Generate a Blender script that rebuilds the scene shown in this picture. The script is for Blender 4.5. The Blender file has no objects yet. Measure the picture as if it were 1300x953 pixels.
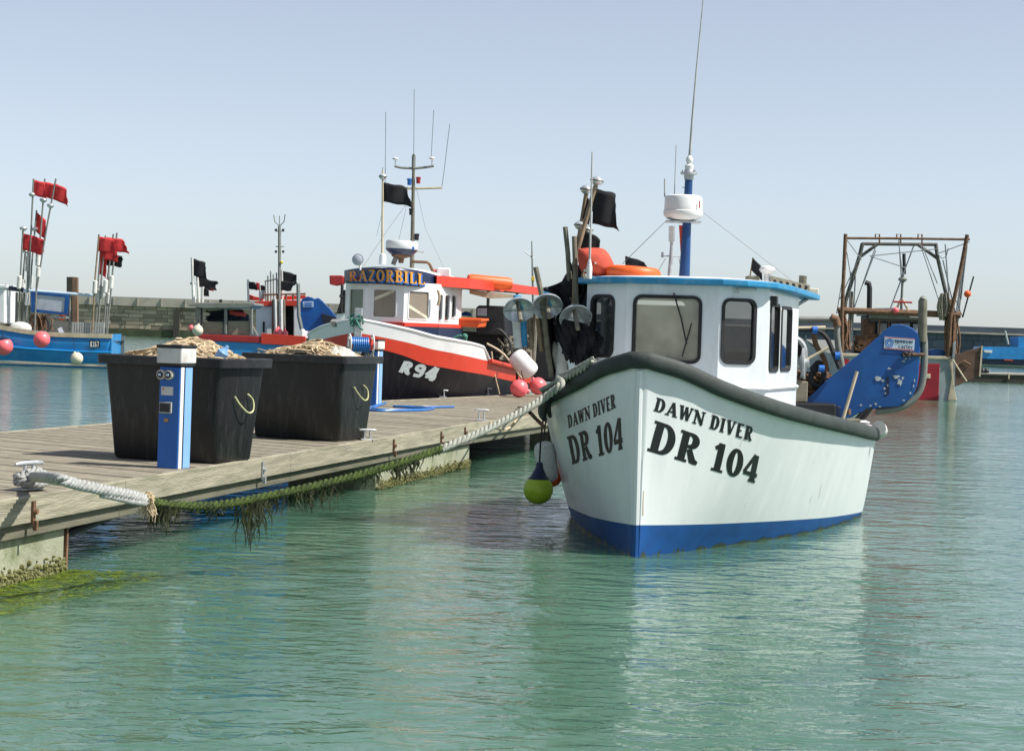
import bpy, bmesh, math, random
from mathutils import Vector, Matrix
from mathutils.geometry import tessellate_polygon
R = math.radians
rnd = random.Random(7)
scn = bpy.context.scene
COL = scn.collection

# ------------------------------------------------------------------ camera geometry
F = 2500.0; HCAM = 1.9; ROLL = R(1.9); CX, CY = 650.0, 424.0
cr, sr = math.cos(ROLL), math.sin(ROLL)
def ray(px, py):
    u = (px-CX)/F; v = -(py-CY)/F
    return u*cr - v*sr, u*sr + v*cr
def P(px, py, Y):
    a, b = ray(px, py); return Vector((a*Y, Y, HCAM + b*Y))
def G(px, py, z=0.0):
    a, b = ray(px, py); return P(px, py, (z-HCAM)/b)
def proj(p):
    x = p[0]/p[1]; z = (p[2]-HCAM)/p[1]
    return CX + F*(x*cr + z*sr), CY - F*(-x*sr + z*cr)
def hitwall(px, py, A, B):
    """meet the line of sight with the vertical wall through A and B; gives (t along AB, z)"""
    a, b = ray(px, py)
    ax, ay = A[0], A[1]; dx, dy = B[0]-ax, B[1]-ay
    t = (a*ay - ax)/(dx - a*dy)
    Y = ay + t*dy
    return t, HCAM + b*Y

# ------------------------------------------------------------------ materials
MATS = {}
def mat(name, color, rough=0.5, metal=0.0, var=0.12, scale=6.0, bump=0.0, bscale=40.0, stain=None, stain_amt=0.0,
        stain_scale=3.0, stretch=(1, 1, 1), spec=0.5, attr=None, attr_amt=0.0, coat=0.0, transl=0.0, lo=0.52, hi=0.68):
    m = bpy.data.materials.new(name); m.use_nodes = True
    nt = m.node_tree; n = nt.nodes; l = nt.links; b = n['Principled BSDF']
    b.inputs['Roughness'].default_value = rough; b.inputs['Metallic'].default_value = metal
    b.inputs['Specular IOR Level'].default_value = spec
    if coat: b.inputs['Coat Weight'].default_value = coat
    tc = n.new('ShaderNodeTexCoord'); mp = n.new('ShaderNodeMapping'); mp.inputs['Scale'].default_value = stretch
    l.new(tc.outputs['Object'], mp.inputs['Vector'])
    nz = n.new('ShaderNodeTexNoise'); nz.inputs['Scale'].default_value = scale; nz.inputs['Detail'].default_value = 6
    l.new(mp.outputs[0], nz.inputs['Vector'])
    rp = n.new('ShaderNodeValToRGB'); e = rp.color_ramp.elements
    e[0].position = .3; e[1].position = .72
    e[0].color = tuple(max(0, c*(1-var)) for c in color)+(1,); e[1].color = tuple(min(1, c*(1+var)) for c in color)+(1,)
    l.new(nz.outputs['Fac'], rp.inputs['Fac'])
    out = rp.outputs['Color']
    if stain:
        n2 = n.new('ShaderNodeTexNoise'); n2.inputs['Scale'].default_value = stain_scale; n2.inputs['Detail'].default_value = 8
        n2.inputs['Roughness'].default_value = .7
        l.new(mp.outputs[0], n2.inputs['Vector'])
        r2 = n.new('ShaderNodeValToRGB'); r2.color_ramp.elements[0].position = lo; r2.color_ramp.elements[1].position = hi
        r2.color_ramp.elements[1].color = (stain_amt,)*3+(1,)
        l.new(n2.outputs['Fac'], r2.inputs['Fac'])
        mx = n.new('ShaderNodeMix'); mx.data_type = 'RGBA'
        l.new(r2.outputs['Color'], mx.inputs['Factor']); l.new(out, mx.inputs['A']); mx.inputs['B'].default_value = stain+(1,)
        out = mx.outputs['Result']
    if attr:
        at = n.new('ShaderNodeAttribute'); at.attribute_name = attr
        mr = n.new('ShaderNodeMapRange'); mr.inputs['To Min'].default_value = 1-attr_amt; mr.inputs['To Max'].default_value = 1+attr_amt
        l.new(at.outputs['Fac'], mr.inputs['Value'])
        hs = n.new('ShaderNodeHueSaturation'); l.new(mr.outputs[0], hs.inputs['Value']); l.new(out, hs.inputs['Color'])
        out = hs.outputs['Color']
    l.new(out, b.inputs['Base Color'])
    if bump:
        n3 = n.new('ShaderNodeTexNoise'); n3.inputs['Scale'].default_value = bscale; n3.inputs['Detail'].default_value = 5
        l.new(mp.outputs[0], n3.inputs['Vector'])
        bp = n.new('ShaderNodeBump'); bp.inputs['Strength'].default_value = bump; bp.inputs['Distance'].default_value = .02
        l.new(n3.outputs['Fac'], bp.inputs['Height']); l.new(bp.outputs[0], b.inputs['Normal'])
    if transl:
        tb = n.new('ShaderNodeBsdfTranslucent'); l.new(out, tb.inputs['Color'])
        ms = n.new('ShaderNodeMixShader'); ms.inputs[0].default_value = transl
        l.new(b.outputs[0], ms.inputs[1]); l.new(tb.outputs[0], ms.inputs[2]); l.new(ms.outputs[0], n['Material Output'].inputs['Surface'])
    MATS[name] = m
    return m

M = {}
M['deck'] = mat('deck_wood', (.235, .21, .155), .85, var=.22, scale=9, bump=.4, bscale=30, stain=(.14, .13, .085), stain_amt=.5, stain_scale=2.2, stretch=(1, 1, 1), attr='pv', attr_amt=.15)
M['fascia'] = mat('fascia_wood', (.31, .285, .21), .85, var=.28, scale=3, bump=.5, bscale=14, stain=(.09, .11, .05), stain_amt=.6, stain_scale=1.6, stretch=(.6, .6, 9))
M['waler'] = mat('waler_wood', (.15, .14, .10), .85, var=.25, scale=3, bump=.4, stain=(.05, .07, .03), stain_amt=.75, stain_scale=2.2, stretch=(.6, .6, 8))
M['darkwood'] = mat('wet_and_shaded_timber', (.05, .045, .035), .8, var=.3)
M['concrete'] = mat('float_concrete', (.30, .31, .22), .9, var=.2, scale=3, bump=.4, stain=(.10, .13, .04), stain_amt=.8, stain_scale=1.8)
M['growth'] = mat('weed_growth', (.17, .17, .06), .8, var=.5, scale=25, bump=.8, bscale=60)
M['rust'] = mat('rusted_steel', (.16, .085, .045), .8, var=.4, scale=8, bump=.4, stain=(.06, .045, .035), stain_amt=.7, stain_scale=5)
M['galv'] = mat('galvanised_steel', (.48, .50, .51), .5, .55, var=.15, scale=20, stain=(.22, .21, .19), stain_amt=.5, stain_scale=9)
M['greypaint'] = mat('grey_paint', (.20, .21, .19), .6, var=.2, scale=8, stain=(.12, .07, .04), stain_amt=.6, stain_scale=4)
M['bin'] = mat('black_plastic', (.010, .0105, .0115), .5, var=.35, scale=3, bump=.25, bscale=25, stain=(.055, .055, .052), stain_amt=.6, stain_scale=8, stretch=(1.6, 1.6, .3))
M['binrim'] = mat('black_plastic_rim', (.020, .021, .023), .5, var=.4, scale=9, stain=(.07, .07, .07), stain_amt=.5, stain_scale=9)
M['rope'] = mat('pale_rope', (.34, .345, .33), .9, var=.25, scale=30, bump=.25, bscale=90)
M['ropegreen'] = mat('greyed_rope', (.33, .34, .29), .9, var=.3, scale=25, bump=.25, bscale=90)
M['ropeweed'] = mat('weedy_rope', (.045, .072, .008), .85, var=.6, scale=18, bump=1, bscale=70)
M['weed'] = mat('hanging_weed', (.035, .042, .012), .7, var=.6, scale=9, transl=.25)
M['algae'] = mat('bright_algae', (.14, .20, .012), .5, var=.55, scale=7, transl=.2)
M['manila'] = mat('manila_rope', (.52, .41, .26), .9, var=.4, scale=14, bump=.5, bscale=90)
M['netwhite'] = mat('pale_net', (.55, .54, .47), .9, var=.2, scale=20, bump=.8, bscale=90)
M['yellowcord'] = mat('yellow_cord', (.60, .60, .30), .7, var=.3, scale=40)
M['pedblue'] = mat('pedestal_blue', (.004, .105, .42), .38, var=.08, scale=4, stain=(.03, .12, .33), stain_amt=.35, stain_scale=5, stretch=(3, 3, .6))
M['pedlight'] = mat('pedestal_pale_blue', (.22, .42, .72), .4, var=.05)
M['white'] = mat('white_paint', (.74, .75, .74), .4, var=.05, scale=4, stain=(.45, .42, .34), stain_amt=.35, stain_scale=3)
M['dirtywhite'] = mat('dirty_white_plastic', (.60, .60, .58), .6, var=.12, scale=8, stain=(.35, .28, .2), stain_amt=.5, stain_scale=9)
M['gel'] = mat('white_gelcoat', (.74, .765, .755), .36, var=.04, scale=2, stain=(.84, .85, .83), stain_amt=.6, stain_scale=2.6, stretch=(3, 3, .45), coat=.25)
M['cabin'] = mat('pale_blue_white_gelcoat', (.78, .815, .83), .3, var=.05, scale=2, stain=(.48, .52, .52), stain_amt=.4, stain_scale=2.5, stretch=(2, 2, .5), coat=.3)
M['boot'] = mat('blue_antifouling', (.004, .07, .26), .5, var=.2, scale=5, stain=(.012, .10, .29), stain_amt=.5, stain_scale=6)
M['rail'] = mat('dark_rubber_rail', (.034, .043, .039), .7, var=.25, scale=5, stain=(.055, .066, .06), stain_amt=.5, stain_scale=3, bump=.15)
M['blueroof'] = mat('roof_blue', (.02, .24, .46), .45, var=.12, scale=4, stain=(.25, .38, .45), stain_amt=.4, stain_scale=8)
M['blue'] = mat('hauler_blue', (.005, .072, .27), .42, var=.2, scale=2.5, stain=(.01, .12, .33), stain_amt=.7, stain_scale=1.3)
M['mastblue'] = mat('mast_blue', (.006, .05, .17), .45, var=.15)
M['darksteel'] = mat('dark_weathered_steel', (.10, .10, .085), .7, var=.3, scale=6, stain=(.12, .06, .035), stain_amt=.6, stain_scale=3)
M['slime'] = mat('waterline_slime', (.045, .06, .035), .35, var=.5, scale=20)
M['chip'] = mat('bare_chipped_metal', (.42, .46, .46), .7, var=.25, scale=30)
M['orange'] = mat('orange_plastic', (.80, .12, .02), .5, var=.1, scale=6)
M['redbag'] = mat('faded_red_fabric', (.58, .09, .05), .8, var=.2, scale=6, bump=.5, bscale=12, transl=.15)
M['black'] = mat('black_paint', (.012, .012, .013), .45, var=.3, scale=8)
M['letter'] = mat('black_lettering', (.006, .007, .007), .45, var=.2, scale=20)
M['letterbrown'] = mat('faded_lettering', (.045, .032, .026), .6, var=.5, scale=14)
M['blackflag'] = mat('black_flag_cloth', (.012, .013, .016), .85, var=.3, scale=8, transl=.12)
M['redflag'] = mat('red_flag_cloth', (.72, .055, .06), .8, var=.2, scale=6, transl=.35)
M['bamboo'] = mat('bamboo', (.24, .18, .11), .7, var=.35, scale=9)
M['tubegrey'] = mat('weathered_tube', (.17, .16, .12), .8, var=.3, scale=10)
M['whitefloat'] = mat('white_float', (.66, .66, .62), .6, var=.15, scale=12, stain=(.30, .30, .22), stain_amt=.5, stain_scale=14)
M['pink'] = mat('pink_vinyl', (.90, .15, .17), .38, var=.1, scale=6, stain=(.6, .2, .16), stain_amt=.4, stain_scale=8)
M['cream'] = mat('cream_vinyl', (.66, .62, .48), .5, var=.12, scale=5, stain=(.35, .30, .15), stain_amt=.5, stain_scale=6)
M['lime'] = mat('lime_vinyl', (.42, .58, .03), .4, var=.08, scale=6, stain=(.2, .26, .02), stain_amt=.5, stain_scale=5)
M['navy'] = mat('navy_paint', (.006, .016, .055), .4, var=.15, scale=5)
M['hullblack'] = mat('black_hull_paint', (.006, .0055, .009), .45, var=.25, spec=.22, scale=3, stain=(.04, .037, .04), stain_amt=.35, stain_scale=3, stretch=(4, 4, .5))
M['red'] = mat('red_paint', (.62, .045, .02), .4, var=.1, scale=3, stain=(.42, .04, .025), stain_amt=.5, stain_scale=3)
M['darkred'] = mat('dark_red_paint', (.34, .02, .022), .5, var=.15, scale=3)
M['rwhite'] = mat('boat_white_paint', (.78, .79, .79), .35, var=.04, scale=3, stain=(.5, .5, .47), stain_amt=.25, stain_scale=2, coat=.2)
M['rgrey'] = mat('boat_grey_number', (.42, .47, .47), .6, var=.15, scale=20)
M['gold'] = mat('gold_lettering', (.68, .30, .035), .5, var=.1, scale=30)
M['lblue'] = mat('bright_blue_lettering', (.015, .14, .50), .5, var=.1, scale=30)
M['bblue'] = mat('bright_blue_hull', (.012, .23, .56), .35, var=.14, scale=1.5, stain=(.08, .30, .52), stain_amt=.5, stain_scale=2, coat=.2)
M['sea_green'] = mat('green_blind', (.07, .115, .06), .35, var=.1, scale=3)
M['tan'] = mat('tan_blind', (.26, .215, .165), .3, var=.12, scale=3)
M['vinyl'] = mat('clear_vinyl', (.42, .46, .52), .25, var=.15, scale=4)
M['stone'] = mat('harbour_stone', (.235, .215, .175), .9, var=.3, scale=.35, stain=(.10, .095, .085), stain_amt=.8, stain_scale=.25, bump=.2, stretch=(1, 1, 3))
M['coping'] = mat('pale_coping', (.40, .365, .30), .9, var=.15, scale=.5, stain=(.22, .21, .19), stain_amt=.6, stain_scale=.6)
M['darkwall'] = mat('dark_breakwater', (.075, .095, .12), .9, var=.25, scale=.3, stain=(.045, .06, .08), stain_amt=.8, stain_scale=.2)  # bluish tone carries the distance haze
M['wallweed'] = mat('weed_line', (.055, .07, .035), .9, var=.4, scale=.8)
M['timber'] = mat('oak_pile', (.19, .12, .075), .85, var=.35, scale=2, stretch=(5, 5, .6))
M['chrome'] = mat('bright_metal', (.6, .6, .6), .3, .8, var=.1)
M['shade'] = mat('enamel_shade', (.62, .66, .68), .25, .5, var=.25, scale=8, stain=(.2, .2, .2), stain_amt=.5, stain_scale=12)
M['brass'] = mat('brass_fitting', (.42, .24, .08), .4, .6, var=.2)
M['cyanrope'] = mat('blue_cord', (.02, .32, .60), .7, var=.2, scale=40)
M['greenrope'] = mat('green_net_twine', (.06, .20, .15), .8, var=.4, scale=30)
M['hose'] = mat('blue_hose', (.02, .14, .42), .4, var=.15, scale=20)
M['rubber'] = mat('black_rubber', (.014, .014, .015), .6, var=.3, scale=12)
M['greyhull'] = mat('trawler_grey_paint', (.30, .35, .36), .6, var=.12, scale=2, stain=(.20, .15, .11), stain_amt=.5, stain_scale=1.5)
M['creamedge'] = mat('cream_trim_paint', (.55, .47, .33), .7, var=.2, scale=4)
M['crimson'] = mat('crimson_panel', (.30, .008, .02), .6, var=.15, scale=2)
M['reddish'] = mat('red_lamp_glass', (.35, .02, .02), .2, var=.1)
M['grill'] = mat('light_grey_plastic', (.38, .40, .38), .6, var=.2, scale=9)
M['stickerwhite'] = mat('sticker_pale', (.50, .62, .72), .4, var=.05)
M['yellow'] = mat('yellow_plastic', (.7, .5, .05), .5)
M['wirem'] = mat('thin_wire', (.25, .27, .28), .5, .3)
M['trawlwood'] = mat('rusty_door_planks', (.13, .075, .05), .85, var=.45, scale=2, stretch=(1, 1, 7), stain=(.06, .045, .04), stain_amt=.7, stain_scale=2)
M['woodpanel'] = mat('grey_board', (.25, .22, .165), .8, var=.2, scale=3, stretch=(1, 1, 8))

def glassmat(name, tint, refl_ior=1.45, opac=0.0, pane=(.1, .1, .1)):
    m = bpy.data.materials.new(name); m.use_nodes = True; nt = m.node_tree; n = nt.nodes; l = nt.links
    n.remove(n['Principled BSDF'])
    tr = n.new('ShaderNodeBsdfTransparent'); tr.inputs[0].default_value = tint+(1,)
    gl = n.new('ShaderNodeBsdfGlossy'); gl.inputs['Roughness'].default_value = .03; gl.inputs[0].default_value = (.9, .93, .95, 1)
    df = n.new('ShaderNodeBsdfDiffuse'); df.inputs[0].default_value = pane+(1,)
    nz = n.new('ShaderNodeTexNoise'); nz.inputs['Scale'].default_value = 3; tc = n.new('ShaderNodeTexCoord'); l.new(tc.outputs['Object'], nz.inputs[0])
    mm = n.new('ShaderNodeMath'); mm.operation = 'MULTIPLY'; mm.inputs[1].default_value = opac*2; l.new(nz.outputs['Fac'], mm.inputs[0])
    m0 = n.new('ShaderNodeMixShader'); l.new(mm.outputs[0], m0.inputs[0]); l.new(tr.outputs[0], m0.inputs[1]); l.new(df.outputs[0], m0.inputs[2])
    fr = n.new('ShaderNodeFresnel'); fr.inputs[0].default_value = refl_ior
    m1 = n.new('ShaderNodeMixShader'); l.new(fr.outputs[0], m1.inputs[0]); l.new(m0.outputs[0], m1.inputs[1]); l.new(gl.outputs[0], m1.inputs[2])
    l.new(m1.outputs[0], n['Material Output'].inputs['Surface'])
    return m
M['glass'] = glassmat('window_glass', (.84, .86, .82), 1.5, .38, (.80, .76, .58))  # cream film colour stands in for reflection and a brighter cabin interior
M['darkglass'] = glassmat('dark_window_glass', (.30, .31, .32), 1.5, .2, (.06, .06, .06))

# ------------------------------------------------------------------ mesh helpers
def worigin(o):
    v = Vector((0, 0, 0))
    while o is not None:
        v += o.location; o = o.parent
    return v
class MB:
    def __init__(self): self.v = []; self.f = []; self.a = []
    def add(self, vs, fs, av=0.5):
        b = len(self.v); self.v += [tuple(x) for x in vs]
        for f in fs: self.f.append(tuple(b+i for i in f)); self.a.append(av)
        return self
    def box(self, c, s, ax=None, av=0.5):
        c = Vector(c); ax = ax or (Vector((1, 0, 0)), Vector((0, 1, 0)), Vector((0, 0, 1)))
        vs = [c + ax[0]*(s[0]/2*i) + ax[1]*(s[1]/2*j) + ax[2]*(s[2]/2*k) for i in (-1, 1) for j in (-1, 1) for k in (-1, 1)]
        return self.add(vs, [(0, 1, 3, 2), (4, 6, 7, 5), (0, 4, 5, 1), (2, 3, 7, 6), (0, 2, 6, 4), (1, 5, 7, 3)], av)
    def tube(self, pts, r, n=8, cap=True, flat=None):
        pts = [Vector(p) for p in pts]; m = len(pts)
        rs = r if isinstance(r, (list, tuple)) else [r]*m
        vs = []; up = None
        for i, p in enumerate(pts):
            t = (pts[min(i+1, m-1)] - pts[max(i-1, 0)])
            if t.length < 1e-9: t = Vector((0, 0, 1))
            t.normalize()
            if up is None: up = Vector((0, 0, 1)) if abs(t.z) < .95 else Vector((1, 0, 0))
            s = t.cross(up)
            if s.length < 1e-6: s = t.orthogonal()
            s.normalize(); u = s.cross(t).normalized()
            if flat is None: up = u
            for k in range(n):
                a = 2*math.pi*k/n
                if flat: vs.append(p + s*(math.cos(a)*rs[i]*flat[0]) + u*(math.sin(a)*rs[i]*flat[1]))
                else: vs.append(p + s*(math.cos(a)*rs[i]) + u*(math.sin(a)*rs[i]))
        fs = [(i*n+k, i*n+(k+1) % n, (i+1)*n+(k+1) % n, (i+1)*n+k) for i in range(m-1) for k in range(n)]
        if cap: fs += [tuple(range(n))[::-1], tuple((m-1)*n+k for k in range(n))]
        return self.add(vs, fs)
    def lathe(self, base, prof, n=20, axis=(0, 0, 1), cap=True):
        base = Vector(base); ax = Vector(axis).normalized(); s = ax.orthogonal().normalized(); u = ax.cross(s)
        vs = [base + ax*h + (s*math.cos(2*math.pi*k/n) + u*math.sin(2*math.pi*k/n))*max(r, 1e-4) for (r, h) in prof for k in range(n)]
        m = len(prof)
        fs = [(i*n+k, i*n+(k+1) % n, (i+1)*n+(k+1) % n, (i+1)*n+k) for i in range(m-1) for k in range(n)]
        if cap: fs += [tuple(range(n))[::-1], tuple((m-1)*n+k for k in range(n))]
        return self.add(vs, fs)
    def ball(self, c, r, n=16, axis=(0, 0, 1), k=1.0):
        prof = [(r*math.sin(math.pi*i/10), -r*k*math.cos(math.pi*i/10)) for i in range(11)]
        return self.lathe(c, prof, n, axis)
    def prism(self, pts, off):
        """closed outline (world points) pushed along off; both faces triangulated"""
        pts = [Vector(p) for p in pts]; off = Vector(off); n = len(pts)
        vs = pts + [p+off for p in pts]
        tr = tessellate_polygon([pts])
        fs = [tuple(t) for t in tr] + [tuple(i+n for i in t)[::-1] for t in tr]
        fs += [(i, (i+1) % n, n+(i+1) % n, n+i) for i in range(n)]
        return self.add(vs, fs)
    def grid(self, rows):
        n = len(rows[0]); vs = [p for r in rows for p in r]
        return self.add(vs, [(i*n+j, i*n+j+1, (i+1)*n+j+1, (i+1)*n+j) for i in range(len(rows)-1) for j in range(n-1)])
    def build(self, name, m, parent=None, smooth=False, bevel=0.0, solid=0.0, offset=-1, attr=False, subsurf=0, fixn=True, merge=0.0):
        org = worigin(parent)
        me = bpy.data.meshes.new(name)
        me.from_pydata([Vector(v)-org for v in self.v], [], self.f)
        if attr:
            a = me.attributes.new('pv', 'FLOAT', 'FACE')
            for i, x in enumerate(self.a): a.data[i].value = x
        bm = bmesh.new(); bm.from_mesh(me)
        if merge: bmesh.ops.remove_doubles(bm, verts=bm.verts, dist=merge)
        if fixn: bmesh.ops.recalc_face_normals(bm, faces=bm.faces)
        bm.to_mesh(me); bm.free()
        for p in me.polygons: p.use_smooth = smooth
        me.materials.append(m if not isinstance(m, str) else M[m])
        o = bpy.data.objects.new(name, me); COL.objects.link(o)
        if parent is not None: o.parent = parent
        if solid:
            md = o.modifiers.new('s', 'SOLIDIFY'); md.thickness = solid; md.offset = offset
        if bevel:
            md = o.modifiers.new('b', 'BEVEL'); md.width = bevel; md.segments = 2; md.limit_method = 'ANGLE'; md.angle_limit = R(40)
        if subsurf:
            md = o.modifiers.new('u', 'SUBSURF'); md.levels = md.render_levels = subsurf
        if smooth and not subsurf:
            try: me.set_sharp_from_angle(angle=R(42))
            except Exception: pass
        return o
def thing(name, label, cat, loc, group=None):
    o = bpy.data.objects.new(name, None); COL.objects.link(o); o.location = loc; o.empty_display_size = .1
    o['label'] = label; o['category'] = cat
    if group: o['group'] = group
    return o
def tag(o, label, cat, group=None, kind=None):
    o['label'] = label; o['category'] = cat
    if group: o['group'] = group
    if kind: o['kind'] = kind
    return o
def rt(name, m, pts, r, parent, n=8, **k): return MB().tube(pts, r, n).build(name, m, parent, smooth=True, **k)
def PP(lst, Y): return [P(x, y, Y) for x, y in lst]
def curve(pts, n=8):
    """Catmull-Rom through the points"""
    pts = [Vector(p) for p in pts]; out = []
    for i in range(len(pts)-1):
        a = pts[max(i-1, 0)]; b = pts[i]; c = pts[i+1]; d = pts[min(i+2, len(pts)-1)]
        for k in range(n):
            t = k/n
            out.append(.5*((2*b) + (c-a)*t + (2*a-5*b+4*c-d)*t*t + (3*b-a-3*c+d)*t**3))
    out.append(pts[-1]); return out
def twist(mb, pts, r, pitch=None, strands=3, n=6, k=None):
    """laid rope: strands wound round the path"""
    pitch = pitch or r*4.6
    L = [0]
    for a, b in zip(pts, pts[1:]): L.append(L[-1]+(b-a).length)
    step = pitch/12; cnt = max(4, int(L[-1]/step))
    res = []; j = 0
    for i in range(cnt+1):
        s = L[-1]*i/cnt
        while j < len(L)-2 and L[j+1] < s: j += 1
        t = (s-L[j])/max(1e-9, L[j+1]-L[j]); res.append((pts[j].lerp(pts[j+1], min(1, t)), s))
    up = Vector((0, 0, 1))
    fr = []
    for i, (p, s) in enumerate(res):
        t = (res[min(i+1, cnt)][0]-res[max(0, i-1)][0]).normalized()
        sd = t.cross(up)
        if sd.length < 1e-5: sd = t.orthogonal()
        sd.normalize(); u = sd.cross(t).normalized(); up = u; fr.append((p, s, sd, u))
    for q in range(strands):
        path = [p + (sd*math.cos(2*math.pi*(s/pitch+q/strands)) + u*math.sin(2*math.pi*(s/pitch+q/strands)))*r*.56 for p, s, sd, u in fr]
        mb.tube(path, r*.44, n)
    return mb
def flag(rows, cols, P0, P1, fly, drop, amp, seed=0, ragged=0):
    """cloth grid: hoist from P0 (top) to P1 (bottom); fly = vector to the free edge; drop = sag of the free edge"""
    rr = random.Random(seed); P0 = Vector(P0); P1 = Vector(P1); fly = Vector(fly); nrm = fly.cross(P1-P0).normalized()
    ph = rr.random()*6
    g = []
    for i in range(rows+1):
        u = i/rows; row = []
        for j in range(cols+1):
            v = j/cols
            e = 1 - (ragged*rr.random() if j == cols else 0)
            p = P0.lerp(P1, u) + fly*v*e*(1-.10*math.sin(3*u+ph)) + Vector((0, 0, -drop*v*v)) + nrm*(amp*math.sin(v*7+u*2.2+ph)*v**.6)
            p.z += amp*.5*math.sin(v*9+ph)*v
            row.append(p)
        g.append(row)
    return g
def mkflag(name, m, parent, rows=7, cols=9, **k):
    return MB().grid(flag(rows, cols, **k)).build(name, m, parent, smooth=True, solid=.004, fixn=False)

# ---- glyphs: thick and thin ribbons, a slab-serif set and a plain bold set
def arc(cx, cy, rx, ry, a0, a1, n=14): return [(cx+rx*math.cos(R(a0+(a1-a0)*i/n)), cy+ry*math.sin(R(a0+(a1-a0)*i/n))) for i in range(n+1)]
def glyph(ch, serif=True):
    """strokes [(points, widths)], advance width; height 1"""
    T = .235 if serif else .21; t = .11 if serif else .19; sb = []
    def S(p, w): sb.append((p, w if isinstance(w, list) else [w]*len(p)))
    def foot(x, w=.2, y=.045): 
        if serif: S([(x-w, y), (x+w, y)], .09)
    def bowl(x0, cy, rx, ry, n=14):
        p = [(x0-.14, cy+ry)] + arc(x0, cy, rx, ry, 90, -90, n) + [(x0-.14, cy-ry)]
        w = [t] + [t+(T-t)*math.cos(R(90-180*i/n))**1.3 for i in range(n+1)] + [t]
        S(p, w)
    h = t/2; W = .8
    if ch == 'D': S([(.22, 0), (.22, 1)], T); bowl(.38, .5, .27, .5-h); foot(.16, .14); foot(.16, .14, .955); W = .82
    elif ch == 'R': S([(.22, 0), (.22, 1)], T); bowl(.38, .74, .21, .26-h); S([(.42, .46), (.6, .1), (.78, .06)], [t*1.6, T*.95, t]); foot(.22, .2); foot(.16, .14, .955); W = .84
    elif ch == 'B': S([(.22, 0), (.22, 1)], T); bowl(.38, .755, .19, .245-h); bowl(.38, .27, .23, .27-h); foot(.16, .14); foot(.16, .14, .955); W = .78
    elif ch == 'E': S([(.22, 0), (.22, 1)], T); S([(.1, 1-h), (.66, 1-h)], t*1.1); S([(.1, h), (.68, h)], t*1.1); S([(.2, .5), (.52, .5)], t); W = .76
    elif ch == 'L': S([(.22, 0), (.22, 1)], T); S([(.1, h), (.62, h)], t*1.1); S([(.62, 0), (.62, .26)], t); foot(.22, .19, .955); W = .72
    elif ch == 'I': S([(.22, 0), (.22, 1)], T); foot(.22, .2); foot(.22, .2, .955); W = .46
    elif ch == 'N': S([(.2, 0), (.2, 1)], t*1.1); S([(.16, .97), (.78, .05)], T); S([(.78, 0), (.78, 1)], t*1.1); foot(.2, .17); foot(.12, .12, .955); foot(.78, .17, .955); W = .98
    elif ch == 'V': S([(.18, 1), (.44, .02)], T); S([(.46, .02), (.72, 1)], t*1.1); foot(.18, .2, .955); foot(.72, .16, .955); W = .88
    elif ch == 'A': S([(.14, 0), (.42, .98)], t*1.1); S([(.42, .98), (.70, 0)], T); S([(.24, .3), (.6, .3)], t); foot(.14, .15); foot(.70, .19); W = .86
    elif ch == 'W': S([(.16, 1), (.36, .02)], T*.95); S([(.36, .02), (.56, .96)], t*1.1); S([(.54, .98), (.76, .02)], T*.95); S([(.76, .02), (.96, 1)], t*1.1); foot(.16, .17, .955); foot(.96, .14, .955); W = 1.1
    elif ch == 'Z': S([(.08, 1-h), (.62, 1-h)], t*1.2); S([(.56, .94), (.14, .06)], T*.9); S([(.08, h), (.64, h)], t*1.2); W = .72
    elif ch == 'O' or ch == '0':
        rx = .27 if ch == 'O' else .21; n = 28
        p = arc(rx+.12, .5, rx, .5-h, 90, 450, n); S(p, [t+(T-t)*abs(math.sin(R(360*i/n)))**1.2 for i in range(n+1)]); W = 2*rx+.26
    elif ch == '1': S([(.3, 0), (.3, 1)], T); S([(.3, .94), (.08, .78)], t*1.2); foot(.3, .22); W = .58
    elif ch == '4': S([(.46, 1), (.06, .3)], t*1.2); S([(.04, .28), (.7, .28)], t*1.3); S([(.5, 0), (.5, 1)], T); foot(.5, .17); W = .76
    elif ch == '9': n = 20; S(arc(.34, .7, .22, .2, 0, 360, n), t); S([(.56, .72), (.56, .3), (.48, .12), (.34, .1), (.12, .1)], t); W = .74
    elif ch == '6': n = 20; S(arc(.34, .3, .22, .2, 0, 360, n), t); S([(.12, .3), (.14, .74), (.3, .9), (.56, .9)], t); W = .74
    elif ch == '2': S([(.1, .86), (.36, .9), (.54, .76), (.5, .55), (.12, .1), (.6, .1)], t); W = .7
    elif ch == '7': S([(.08, .9), (.58, .9), (.28, 0)], t); W = .66
    elif ch == 's': S([(.5, .62), (.2, .64), (.14, .5), (.46, .3), (.42, .1), (.1, .1)], t*.8); W = .6
    elif ch == 'p': S([(.16, -.3), (.16, .7)], t*.9); S(arc(.34, .36, .18, .26, 180, -180, 14), t*.75); W = .66
    elif ch == 'e': S([(.14, .38), (.52, .38)], t*.7); S(arc(.33, .36, .2, .28, 0, 310, 14), t*.8); W = .66
    elif ch == 'n': S([(.16, 0), (.16, .7)], t*.9); S([(.16, .52), (.3, .66), (.46, .56), (.48, 0)], t*.8); W = .66
    elif ch == 'c': S(arc(.34, .36, .2, .28, 50, 310, 12), t*.8); W = .6
    elif ch == 'r': S([(.16, 0), (.16, .7)], t*.9); S([(.16, .5), (.28, .64), (.44, .62)], t*.8); W = .48
    elif ch == 'a': S(arc(.32, .3, .18, .24, 0, 360, 12), t*.75); S([(.5, 0), (.5, .68)], t*.9); W = .64
    elif ch == 't': S([(.22, .9), (.22, .1), (.4, .06)], t*.9); S([(.06, .64), (.4, .64)], t*.7); W = .46
    elif ch == '@': S(arc(.5, .45, .46, .5, -60, 280, 24), t*.6); S(arc(.5, .45, .26, .28, 0, 360, 18), t*.6); W = 1.1
    else: W = .33
    return sb, W
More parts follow.
